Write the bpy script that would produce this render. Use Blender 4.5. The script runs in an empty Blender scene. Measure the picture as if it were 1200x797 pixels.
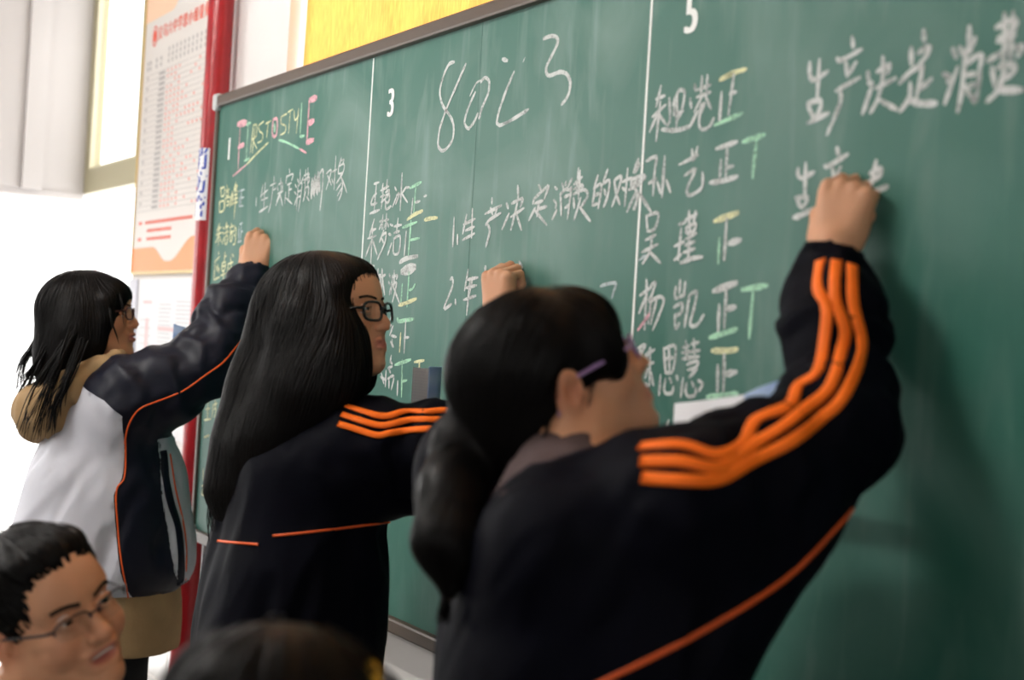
import bpy, bmesh, math, random
import numpy as np
from mathutils import Vector, Matrix, noise as mnoise
from mathutils.bvhtree import BVHTree

random.seed(7)
sc = bpy.context.scene
COL = sc.collection

# ------------------------------------------------------------------ camera
# board wall is the plane y = 0, the board's far end is x = 0, x grows towards the viewer, z is up
FPX = 1667.0
TH = math.radians(30.978)          # angle between the view axis and the board
ROLL = math.radians(3.4085)
CAM = np.array([3.9135, -1.3350, 1.5])
VA = np.array([-math.cos(TH), math.sin(TH), 0.0])
RA = np.array([math.sin(TH), math.cos(TH), 0.0])
UA = np.array([0.0, 0.0, 1.0])
CR, SR = math.cos(ROLL), math.sin(ROLL)

def ray(px, py):
    dx, dy = px - 600.0, py - 398.5
    return VA + ((dx * CR + dy * SR) / FPX) * RA + ((dx * SR - dy * CR) / FPX) * UA

def at(px, py, z):
    """surveyed point: photo pixel + distance along the view axis (m) -> world"""
    return CAM + z * ray(px, py)

def on_y(px, py, y=0.0):
    r = ray(px, py)
    return CAM + (y - CAM[1]) / r[1] * r

cam_data = bpy.data.cameras.new('camera')
cam_data.sensor_width = 36.0
cam_data.lens = FPX / 1200.0 * 36.0
cam_data.clip_start = 0.05
cam_data.dof.use_dof = True
cam_data.dof.focus_distance = 2.9
cam_data.dof.aperture_fstop = 2.8
cam = bpy.data.objects.new('camera', cam_data)
COL.objects.link(cam)
xr = CR * RA + SR * UA
xu = -SR * RA + CR * UA
m = Matrix.Identity(4)
for i in range(3):
    m[i][0], m[i][1], m[i][2], m[i][3] = xr[i], xu[i], -VA[i], CAM[i]
cam.matrix_world = m
sc.camera = cam

# ------------------------------------------------------------------ world, lights, exposure
sc.view_settings.view_transform = 'Standard'
sc.view_settings.look = 'None'
sc.view_settings.exposure = 0.58
sc.view_settings.gamma = 1.0
sc.view_settings.use_curve_mapping = False
world = bpy.data.worlds.new('overcast_sky')
sc.world = world
world.use_nodes = True
wb = world.node_tree.nodes['Background']
wb.inputs[0].default_value = (1.0, 0.985, 0.96, 1)
wb.inputs[1].default_value = 2.6

XLW = -1.82
def area(name, loc, rot, sx, sy, power, color=(1, 1, 1)):
    d = bpy.data.lights.new(name, 'AREA')
    d.shape = 'RECTANGLE'; d.size = sx; d.size_y = sy; d.energy = power; d.color = color
    o = bpy.data.objects.new(name, d); COL.objects.link(o)
    o.location = loc; o.rotation_euler = rot
    return o
# daylight entering through the two big windows of the left side wall
area('side_wall_light', (XLW+.02, -2.4, 1.78), (0, math.radians(-90), 0), 1.6, 1.9, 26, (1.0, 0.98, 0.95))
area('side_wall_light', (XLW+.02, -5.0, 1.78), (0, math.radians(-90), 0), 1.6, 1.9, 12, (1.0, 0.98, 0.95))

# added fill lamp at a made-up right-wall window, brightens the camera-facing sides
area('side_wall_light', (7.16, -3.4, 1.85), (0, math.radians(90), 0), 1.3, 2.4, 22, (1.0, .97, .93))

# ------------------------------------------------------------------ material helpers
MATS = {}
def mat(name, base=(.5, .5, .5), rough=.5, spec=.5, metal=0.0, bump=None, vary=None, sheen=0, attr=None, coat=0, sss=0, emit=None):
    """procedural principled material. bump=(scale,strength[,stretch]) vary=(scale,amount[,stretch])"""
    if name in MATS: return MATS[name]
    M = bpy.data.materials.new(name); M.use_nodes = True
    nt = M.node_tree; N = nt.nodes; L = nt.links
    P = N['Principled BSDF']
    P.inputs['Base Color'].default_value = (*base, 1)
    P.inputs['Roughness'].default_value = rough
    P.inputs['Specular IOR Level'].default_value = spec
    P.inputs['Metallic'].default_value = metal
    if sheen:
        P.inputs['Sheen Weight'].default_value = sheen
    if coat:
        P.inputs['Coat Weight'].default_value = coat
    if sss:
        P.inputs['Subsurface Weight'].default_value = sss
        P.inputs['Subsurface Radius'].default_value = (.012, .004, .002)
        P.inputs['Subsurface Scale'].default_value = 1.0
    tc = N.new('ShaderNodeTexCoord')
    def coords(st):
        mp = N.new('ShaderNodeMapping'); mp.inputs['Scale'].default_value = st
        L.new(tc.outputs['Object'], mp.inputs['Vector'])
        return mp.outputs['Vector']
    csrc = None
    if attr:
        a = N.new('ShaderNodeAttribute'); a.attribute_name = attr
        csrc = a.outputs['Color']
        L.new(csrc, P.inputs['Base Color'])
    if vary:
        nz = N.new('ShaderNodeTexNoise'); nz.inputs['Scale'].default_value = vary[0]; nz.inputs['Detail'].default_value = 4
        L.new(coords(vary[2] if len(vary) > 2 else (1, 1, 1)), nz.inputs['Vector'])
        hs = N.new('ShaderNodeMix'); hs.data_type = 'RGBA'; hs.blend_type = 'MULTIPLY'
        hs.inputs[0].default_value = 1.0
        rg = N.new('ShaderNodeMapRange'); rg.inputs[1].default_value = .3; rg.inputs[2].default_value = .7
        rg.inputs[3].default_value = 1 - vary[1]; rg.inputs[4].default_value = 1 + vary[1] * .6
        L.new(nz.outputs['Fac'], rg.inputs[0])
        if csrc: L.new(csrc, hs.inputs[6])
        else: hs.inputs[6].default_value = (*base, 1)
        L.new(rg.outputs[0], hs.inputs[7])
        L.new(hs.outputs[2], P.inputs['Base Color'])
    if bump:
        nb = N.new('ShaderNodeTexNoise'); nb.inputs['Scale'].default_value = bump[0]; nb.inputs['Detail'].default_value = 3
        L.new(coords(bump[2] if len(bump) > 2 else (1, 1, 1)), nb.inputs['Vector'])
        b = N.new('ShaderNodeBump'); b.inputs['Strength'].default_value = bump[1]; b.inputs['Distance'].default_value = .004
        L.new(nb.outputs['Fac'], b.inputs['Height']); L.new(b.outputs['Normal'], P.inputs['Normal'])
    if emit:
        P.inputs['Emission Color'].default_value = (*emit[:3], 1); P.inputs['Emission Strength'].default_value = emit[3]
    MATS[name] = M
    return M

def board_material():
    M = bpy.data.materials.new('green_board'); M.use_nodes = True
    nt = M.node_tree; N = nt.nodes; L = nt.links; P = N['Principled BSDF']
    tc = N.new('ShaderNodeTexCoord')
    def nz(scale, st, rot=0, det=5, dist=0):
        mp = N.new('ShaderNodeMapping'); mp.inputs['Scale'].default_value = st; mp.inputs['Rotation'].default_value = (0, rot, 0)
        L.new(tc.outputs['Object'], mp.inputs['Vector'])
        n = N.new('ShaderNodeTexNoise'); n.inputs['Scale'].default_value = scale; n.inputs['Detail'].default_value = det
        n.inputs['Distortion'].default_value = dist
        L.new(mp.outputs['Vector'], n.inputs['Vector']); return n.outputs['Fac']
    def rng(v, a, b, c, d):
        r = N.new('ShaderNodeMapRange'); r.inputs[1].default_value = a; r.inputs[2].default_value = b; r.inputs[3].default_value = c; r.inputs[4].default_value = d
        L.new(v, r.inputs[0]); return r.outputs[0]
    def mth(op, a, b):
        k = N.new('ShaderNodeMath'); k.operation = op
        for i, q in enumerate((a, b)):
            if isinstance(q, (int, float)): k.inputs[i].default_value = q
            else: L.new(q, k.inputs[i])
        return k.outputs[0]
    smear = rng(nz(3.0, (1, 1, .8), .5, 6, .8), .44, .74, 0, .75)       # clouds of wiped chalk
    wipes = rng(nz(5.0, (4.0, 1, .7), .75, 5, .5), .52, .75, 0, .6)     # slanting eraser strokes
    where = rng(nz(1.3, (1, 1, 1), 0, 2), .35, .62, .1, 1)
    streak = rng(nz(7.0, (9, 1, .3), -.12, 4), .55, .8, 0, .05)
    dust = mth('ADD', mth('MULTIPLY', mth('ADD', smear, wipes), where), streak)
    mix = N.new('ShaderNodeMix'); mix.data_type = 'RGBA'
    mix.inputs[6].default_value = (.021, .118, .086, 1)
    mix.inputs[7].default_value = (.24, .34, .31, 1)
    # the most rubbed-out part of the board, under the big digits
    mp = N.new('ShaderNodeMapping'); mp.inputs['Location'].default_value = (-1.75*.75, 0, -1.88*1.7); mp.inputs['Scale'].default_value = (.75, 0, 1.7); L.new(tc.outputs['Object'], mp.inputs['Vector'])
    ln = N.new('ShaderNodeVectorMath'); ln.operation = 'LENGTH'; L.new(mp.outputs['Vector'], ln.inputs[0])
    hot = rng(ln.outputs['Value'], .15, .95, .30, 0)
    fac = mth('ADD', mth('ADD', mth('MULTIPLY', dust, .5), .03), mth('MULTIPLY', hot, mth('ADD', dust, .75))); L.new(fac, mix.inputs[0])
    L.new(mix.outputs[2], P.inputs['Base Color'])
    P.inputs['Roughness'].default_value = .5
    P.inputs['Specular IOR Level'].default_value = .22
    return M

def chalk_material(name, col):
    M = bpy.data.materials.new(name); M.use_nodes = True
    nt = M.node_tree; N = nt.nodes; L = nt.links; P = N['Principled BSDF']
    P.inputs['Base Color'].default_value = (*col, 1); P.inputs['Roughness'].default_value = .95; P.inputs['Specular IOR Level'].default_value = .1
    tc = N.new('ShaderNodeTexCoord')
    n = N.new('ShaderNodeTexNoise'); n.inputs['Scale'].default_value = 220; n.inputs['Detail'].default_value = 3
    L.new(tc.outputs['Object'], n.inputs['Vector'])
    n2 = N.new('ShaderNodeTexNoise'); n2.inputs['Scale'].default_value = 25
    L.new(tc.outputs['Object'], n2.inputs['Vector'])
    ad = N.new('ShaderNodeMath'); ad.operation = 'ADD'; L.new(n.outputs['Fac'], ad.inputs[0]); L.new(n2.outputs['Fac'], ad.inputs[1])
    r = N.new('ShaderNodeMapRange'); r.inputs[1].default_value = .72; r.inputs[2].default_value = 1.08; r.inputs[3].default_value = .35; r.inputs[4].default_value = 1
    L.new(ad.outputs[0], r.inputs[0]); L.new(r.outputs[0], P.inputs['Alpha'])
    return M

# ------------------------------------------------------------------ object helpers
def link(o, parent=None):
    COL.objects.link(o)
    if parent is not None: o.parent = parent
    return o
def obj_mesh(name, me, m=None, parent=None):
    o = bpy.data.objects.new(name, me)
    if m is not None:
        me.materials.clear(); me.materials.append(m)
    return link(o, parent)
def tag(o, label=None, cat=None, group=None, kind=None):
    if label: o['label'] = label
    if cat: o['category'] = cat
    if group: o['group'] = group
    if kind: o['kind'] = kind
    return o
def empty(name, loc, label, cat, group=None):
    e = bpy.data.objects.new(name, None); COL.objects.link(e); e.location = loc
    e.empty_display_size = .1
    tag(e, label, cat, group)
    return e
def np_mesh(name, v, f, smooth=True):
    me = bpy.data.meshes.new(name)
    me.from_pydata([tuple(map(float, p)) for p in v], [], [tuple(map(int, q)) for q in f])
    if smooth: me.polygons.foreach_set('use_smooth', [True] * len(me.polygons))
    me.update()
    return me
class MB:
    """collects shapes for ONE mesh"""
    def __init__(s): s.v = []; s.f = []
    def add(s, vs, fs):
        n = len(s.v); s.v += [tuple(map(float, p)) for p in vs]; s.f += [tuple(i + n for i in q) for q in fs]; return s
    def box(s, lo, hi, bev=0.0):
        x0, y0, z0 = lo; x1, y1, z1 = hi
        if bev <= 0:
            return s.add([(x0,y0,z0),(x1,y0,z0),(x1,y1,z0),(x0,y1,z0),(x0,y0,z1),(x1,y0,z1),(x1,y1,z1),(x0,y1,z1)],
                  [(0,3,2,1),(4,5,6,7),(0,1,5,4),(1,2,6,5),(2,3,7,6),(3,0,4,7)])
        bm = bmesh.new(); bmesh.ops.create_cube(bm, size=1)
        for w in bm.verts: w.co = Vector(((x0+x1)/2 + w.co.x*(x1-x0), (y0+y1)/2 + w.co.y*(y1-y0), (z0+z1)/2 + w.co.z*(z1-z0)))
        bmesh.ops.bevel(bm, geom=bm.edges[:], offset=bev, segments=2, affect='EDGES', profile=.5)
        bm.verts.index_update()
        s.add([w.co for w in bm.verts], [[w.index for w in f.verts] for f in bm.faces]); bm.free(); return s
    def tube(s, pts, r, n=8, caps=True, up=None):
        pts = [np.array(p, float) for p in pts]; rs = r if hasattr(r, '__len__') else [r] * len(pts)
        rings = []; u = None
        for i, p in enumerate(pts):
            t = pts[min(i+1, len(pts)-1)] - pts[max(i-1, 0)]; t = t / (np.linalg.norm(t) + 1e-12)
            if u is None:
                a = np.array((0, 0, 1.)) if abs(t[2]) < .9 else np.array((1., 0, 0)); u = np.cross(a, t)
            u = u - t * (u @ t); u /= np.linalg.norm(u) + 1e-12; w = np.cross(t, u)
            rings.append([p + rs[i] * (math.cos(2*math.pi*k/n) * u + math.sin(2*math.pi*k/n) * w) for k in range(n)])
        vs = [q for R_ in rings for q in R_]; fs = []
        for i in range(len(pts)-1):
            for k in range(n):
                fs.append((i*n+k, i*n+(k+1) % n, (i+1)*n+(k+1) % n, (i+1)*n+k))
        if caps: fs.append(tuple(range(n-1, -1, -1))); fs.append(tuple((len(pts)-1)*n+k for k in range(n)))
        return s.add(vs, fs)
    def build(s, name, m, parent=None, smooth=False, bevel=0):
        me = np_mesh(name, s.v, s.f, smooth)
        return obj_mesh(name, me, m, parent)
def struct(o): o['kind'] = 'structure'; return o
def rotz(a): c, s = math.cos(a), math.sin(a); return np.array([[c,-s,0],[s,c,0],[0,0,1.]])
def rotx(a): c, s = math.cos(a), math.sin(a); return np.array([[1.,0,0],[0,c,-s],[0,s,c]])
def roty(a): c, s = math.cos(a), math.sin(a); return np.array([[c,0,s],[0,1.,0],[-s,0,c]])
def unit(v): v = np.array(v, float); return v / np.linalg.norm(v)

def text_mesh(body, size, name='lettering', spacing=1.0):
    """flat lettering from the built-in font, centred on its origin, in the xy plane"""
    cu = bpy.data.curves.new(name, 'FONT'); cu.body = body; cu.size = size
    cu.align_x = 'CENTER'; cu.align_y = 'CENTER'; cu.space_character = spacing; cu.resolution_u = 3
    o = bpy.data.objects.new(name, cu); COL.objects.link(o)
    dg = bpy.context.evaluated_depsgraph_get()
    me = bpy.data.meshes.new_from_object(o.evaluated_get(dg), depsgraph=dg)
    bpy.data.objects.remove(o); bpy.data.curves.remove(cu)
    return me
def embolden(me, d):
    return me

# ================================================================== SETTING
M_wall = mat('white_plaster', (.78, .75, .74), .85, .2, bump=(60, .08), vary=(2, .04))
M_grey = mat('grey_white_paint', (.60, .57, .56), .8, .2, vary=(1.5, .05))
M_tile = mat('white_glazed_tile', (.66, .63, .61), .16, .5, vary=(6, .03))
M_grout = mat('tile_grout', (.75, .70, .64), .9, .1)
M_floor = mat('grey_terrazzo', (.09, .088, .085), .4, .4, vary=(90, .2))
M_olive = mat('olive_beige_frame', (.42, .38, .24), .4, .4)
M_conc = mat('ceiling_white', (.78, .77, .75), .9, .1)

XL, XR, YB, ZC = -1.82, 7.2, -8.0, 3.35
YW = .085                                # face of the front wall; the board stands 8 cm proud of it
def wall(name, boxes, m):
    b = MB()
    for lo, hi in boxes: b.box(lo, hi)
    return struct(b.build(name, m))
ZT = 1.975                               # underside of the lintel band round the corner doorway
W1 = (XL, -1.07, 0, 2.95)                # corner opening left of the poster, glazed above the lintel (x0,x1,z0,z1)
W2 = (.282, 3.7, 2.15, 3.05)             # high window above the board, closed by a yellow curtain
wall('wall_front', [((XL-.24, YW, W1[3]), (W1[1], YW+.06, ZC)),
                    ((W1[1], YW, 0), (W2[0], YW+.06, ZC)), ((W2[0], YW, 0), (W2[1], YW+.06, W2[2])), ((W2[0], YW, W2[3]), (W2[1], YW+.06, ZC)),
                    ((W2[1], YW, 0), (XR+.24, YW+.06, ZC))], M_wall)
WF = bpy.data.objects['wall_front']
D1 = (-1.05, YW, 0, ZT)                  # doorway in the left wall (y0,y1,z0,z1)
LW = [(-3.35, -1.45, .95, 2.6), (-6.0, -4.0, .95, 2.6)]
wall('wall_left', [((XL-.24, D1[0], D1[3]), (XL, YW+.06, ZC)),
                   ((XL-.24, LW[0][1], 0), (XL, D1[0], ZC)),
                   ((XL-.24, LW[0][0], 0), (XL, LW[0][1], .95)), ((XL-.24, LW[0][0], 2.6), (XL, LW[0][1], ZC)),
                   ((XL-.24, LW[1][1], 0), (XL, LW[0][0], ZC)),
                   ((XL-.24, LW[1][0], 0), (XL, LW[1][1], .95)), ((XL-.24, LW[1][0], 2.6), (XL, LW[1][1], ZC)),
                   ((XL-.24, YB, 0), (XL, LW[1][0], ZC)),
                   ((XL, -.16, D1[3]), (XL+.045, -.085, ZC)), ((XL, -.36, D1[3]), (XL+.025, -.16, ZC))], M_grey)
M_dim = mat('dimmed_unseen_wall', (.30, .31, .29), .8, .2)  # unseen walls darkened on purpose to weaken the bounced light
wall('wall_back', [((XL-.24, YB-.2, 0), (XR+.24, YB, ZC))], M_dim)
RW = (-4.7, -2.1, 1.2, 2.5)  # unseen right-wall opening, put in to go with the fill lamp
wall('wall_right', [((XR, YB, 0), (XR+.24, RW[0], ZC)), ((XR, RW[1], 0), (XR+.24, YW, ZC)), ((XR, RW[0], 0), (XR+.24, RW[1], RW[2])), ((XR, RW[0], RW[3]), (XR+.24, RW[1], ZC))], M_dim)
wall('floor', [((XL-.24, YB-.2, -.1), (XR+.24, YW+.06, 0))], M_floor)
wall('ceiling', [((XL-.24, YB-.2, ZC), (XR+.24, YW+.06, ZC+.12))], M_conc)

def frame_rect(b, axis, p, a0, a1, z0, z1, w, d):
    """four bars of a frame in the plane axis=p; a runs along the wall"""
    def bx(a_lo, a_hi, zl, zh):
        if axis == 'y': b.box((a_lo, p-d/2, zl), (a_hi, p+d/2, zh))
        else: b.box((p-d/2, a_lo, zl), (p+d/2, a_hi, zh))
    bx(a0, a0+w, z0, z1); bx(a1-w, a1, z0, z1); bx(a0+w, a1-w, z0, z0+w); bx(a0+w, a1-w, z1-w, z1)
M_glass = bpy.data.materials.new('window_glass'); M_glass.use_nodes = True
_n = M_glass.node_tree.nodes; _l = M_glass.node_tree.links
_t = _n.new('ShaderNodeBsdfTransparent'); _g = _n.new('ShaderNodeBsdfGlossy'); _g.inputs['Roughness'].default_value = .03
_x = _n.new('ShaderNodeMixShader'); _x.inputs[0].default_value = .07
_l.new(_t.outputs[0], _x.inputs[1]); _l.new(_g.outputs[0], _x.inputs[2])
_l.new(_x.outputs[0], _n['Material Output'].inputs[0])

w1 = struct(MB().box((W1[0], YW, ZT), (W1[1], YW+.05, ZT+.042)).build('window_1', M_olive))
b = MB(); frame_rect(b, 'y', YW+.025, W1[0], W1[1], ZT+.042, W1[3], .05, .05); b.build('window_frame', M_olive, w1)
b = MB(); b.box((W1[0]+.05, YW+.024, ZT+.09), (W1[1]-.05, YW+.029, W1[3]-.05)); b.build('pane', M_glass, w1)
b = MB(); frame_rect(b, 'y', YW+.012, W1[0]+.048, W1[1]-.048, ZT+.085, W1[3]-.04, .016, .02); b.build('sash', mat('cream_frame', (.62, .58, .42), .45, .4), w1)
for i, (y0, y1, z0, z1) in enumerate(LW):
    b = MB(); frame_rect(b, 'x', XL-.1, y0, y1, z0, z1, .05, .08)
    w = struct(b.build('window_%d' % (i+2), M_olive))
    for k in (1, 2):
        b = MB(); y = y0 + (y1-y0)*k/3; b.box((XL-.13, y-.02, z0+.05), (XL-.07, y+.02, z1-.05)); b.build('mullion', M_olive, w)
    for k in range(3):
        b = MB(); b.box((XL-.103, y0+(y1-y0)*k/3+.02, z0+.05), (XL-.098, y0+(y1-y0)*(k+1)/3-.02, z1-.05)); b.build('pane', M_glass, w)
b = MB(); frame_rect(b, 'x', XR+.1, RW[0], RW[1], RW[2], RW[3], .05, .08); w = struct(b.build('window_4', M_olive))  # made-up window around the added fill lamp, out of view
for k in (1, 2):
    y = RW[0]+(RW[1]-RW[0])*k/3; MB().box((XR+.07, y-.02, RW[2]+.05), (XR+.13, y+.02, RW[3]-.05)).build('mullion', M_olive, w)
for k in range(3):
    MB().box((XR+.098, RW[0]+(RW[1]-RW[0])*k/3+.02, RW[2]+.05), (XR+.103, RW[0]+(RW[1]-RW[0])*(k+1)/3-.02, RW[3]-.05)).build('pane', M_glass, w)
# doorway trim on the left wall
b = MB(); b.box((XL-.24, D1[0], ZT-.025), (XL+.012, D1[1], ZT))
struct(b.build('trim_1', M_grey))
b = MB(); b.box((XL-.24, D1[0]-.04, 0), (XL+.012, D1[0], ZT))
struct(b.build('trim_2', M_grey))

# white drape hanging inside the doorway
def curtain(name, x0, x1, y, z0, z1, amp, waves, m, axis='x', seed=0, gather=0.0):
    rnd = random.Random(seed); nx = int(waves*10)+1; nz = 14; vs = []; fs = []
    ph = [rnd.uniform(-.5, .5) for _ in range(nx)]
    for j in range(nz+1):
        v = j / nz
        for i in range(nx+1):
            u = i / nx
            a = amp * (.75+.25*v) * math.sin(2*math.pi*waves*u + .5*math.sin(5.1*u*waves) + .25*math.sin(3*v+u*9)) + amp*.3*math.sin(2*math.pi*waves*2.3*u+1)
            along = x0 + (x1-x0)*(u if not gather else (u*(1-gather*math.sin(math.pi*min(1, v*1.2)))))
            z = z1 + (z0-z1)*v
            vs.append((along, y+a, z) if axis == 'x' else (y+a, along, z))
    for j in range(nz):
        for i in range(nx):
            q = j*(nx+1)+i; fs.append((q, q+1, q+nx+2, q+nx+1))
    me = np_mesh(name, vs, fs); o = obj_mesh(name, me, m)
    md = o.modifiers.new('thickness', 'SOLIDIFY'); md.thickness = .0015
    return o
def cloth_translucent(name, col, tr):
    M = bpy.data.materials.new(name); M.use_nodes = True; N = M.node_tree.nodes; L = M.node_tree.links
    d = N.new('ShaderNodeBsdfDiffuse'); t = N.new('ShaderNodeBsdfTranslucent'); x = N.new('ShaderNodeMixShader'); x.inputs[0].default_value = tr
    tc = N.new('ShaderNodeTexCoord'); wv = N.new('ShaderNodeTexNoise'); wv.inputs['Scale'].default_value = 60
    mp = N.new('ShaderNodeMapping'); mp.inputs['Scale'].default_value = (6, 1, .4); L.new(tc.outputs['Object'], mp.inputs[0]); L.new(mp.outputs[0], wv.inputs['Vector'])
    r = N.new('ShaderNodeMapRange'); r.inputs[1].default_value = .3; r.inputs[2].default_value = .7; r.inputs[3].default_value = .80; r.inputs[4].default_value = 1.10; L.new(wv.outputs['Fac'], r.inputs[0])
    mx = N.new('ShaderNodeMix'); mx.data_type = 'RGBA'; mx.blend_type = 'MULTIPLY'; mx.inputs[0].default_value = 1; mx.inputs[6].default_value = (*col, 1); L.new(r.outputs[0], mx.inputs[7])
    L.new(mx.outputs[2], d.inputs[0]); L.new(mx.outputs[2], t.inputs[0])
    L.new(d.outputs[0], x.inputs[1]); L.new(t.outputs[0], x.inputs[2]); L.new(x.outputs[0], N['Material Output'].inputs[0])
    return M
o = curtain('doorway_drape', -.40, -.262, XL-.06, .9, 1.93, .014, 2.2, cloth_translucent('white_drape_cloth', (.82, .76, .70), .35), axis='y', seed=3)
tag(o, 'pale drape hanging at the edge of the bright open doorway', 'curtain')
yc = MB().tube([(.25, YW+.03, 3.0), (3.72, YW+.03, 3.0)], .009, 8)
yroot = empty('window_curtain', (2.0, .12, 2.12), 'translucent yellow curtain closed across the window above the chalkboard', 'curtain')
yroot_inv = Matrix.Translation((-2.0, -.12, -2.12))
def adopt(o, root):
    """parent keeping the world placement"""
    o.parent = root; o.matrix_parent_inverse = Matrix.Translation(-Vector(root.location)); return o
M_yel = cloth_translucent('yellow_curtain_cloth', (1.0, .66, .27), .56)
adopt(curtain('cloth', .30, 3.70, YW+.035, 2.16, 2.99, .017, 13, M_yel, seed=5), yroot)
adopt(yc.build('curtain_rod', mat('white_metal', (.7, .7, .7), .3, .5, 1.0), smooth=True), yroot)

# glazed tiles under the board, each one a piece of the front wall
tm = MB().box((0, 0, 0), (.296, .010, .246), .0025)
tme = np_mesh('tile', tm.v, tm.f, False); tme.materials.append(M_tile)
for r in range(4):
    for c in range(17):
        t = obj_mesh('tile', tme, None, WF)
        t.location = (-1.0 + c*.3, YW-.010 + random.uniform(0, .0006), .608 - .25*(r-0) + .002 + (0 if r < 3 else 0))
b = MB(); b.box((-1.0, YW-.0082, 0.0), (4.34, YW, .856)); b.build('grout_bed', M_grout, WF)

# ================================================================== CHALKBOARD
BX0, BX1, BZ0, BZ1 = .004, 3.90, .912, 2.112
YS = 0.0                                 # writing surface
M_board = board_material()
M_frame = mat('brown_grey_aluminium', (.085, .060, .044), .42, .35, .1, bump=(40, .05, (.05, 1, 1)))
M_cap = mat('grey_plastic_corner', (.50, .52, .52), .5, .4)
board = empty('chalkboard', (1.95, 0, .88), 'long green chalkboard covered in chalk names and sentences', 'chalkboard')
seams = [BX0, 1.510, 3.02, BX1]
for i in range(3):
    adopt(MB().box((seams[i]+(.0004 if i else 0), YS, BZ0), (seams[i+1]-.0004, YW, BZ1), .0006).build('panel', M_board), board)
def rail(lo, hi): return adopt(MB().box(lo, hi, .006).build('frame_rail', M_frame), board)
rail((BX0+.01, -.014, BZ1-.002), (BX1, YW, BZ1+.030))
rail((BX0+.01, -.014, BZ0-.030), (BX1, YW, BZ0+.002))
rail((BX0-.018, -.008, BZ0-.005), (BX0+.003, YW, BZ1+.005))
for z in (BZ0-.036, BZ1-.012):
    adopt(MB().box((BX0-.022, -.017, z), (BX0+.014, YW, z+.048), .008).build('corner_cap', M_cap), board)
M_chalk = {'w': chalk_material('white_chalk', (.64, .66, .65)), 'y': chalk_material('yellow_chalk', (.74, .74, .46)),
           'g': chalk_material('pale_green_chalk', (.42, .72, .52)), 'p': chalk_material('pink_chalk', (.80, .44, .50)),
           'l': chalk_material('faint_chalk', (.50, .58, .60))}
M_print = mat('white_board_paint', (.85, .86, .84), .6, .3)
for x in (1.021, 2.062):
    adopt(MB().box((x-.0028, YS-.0006, BZ0+.004), (x+.0028, YS+.001, BZ1-.004)).build('dividing_line', M_print), board)
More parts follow.
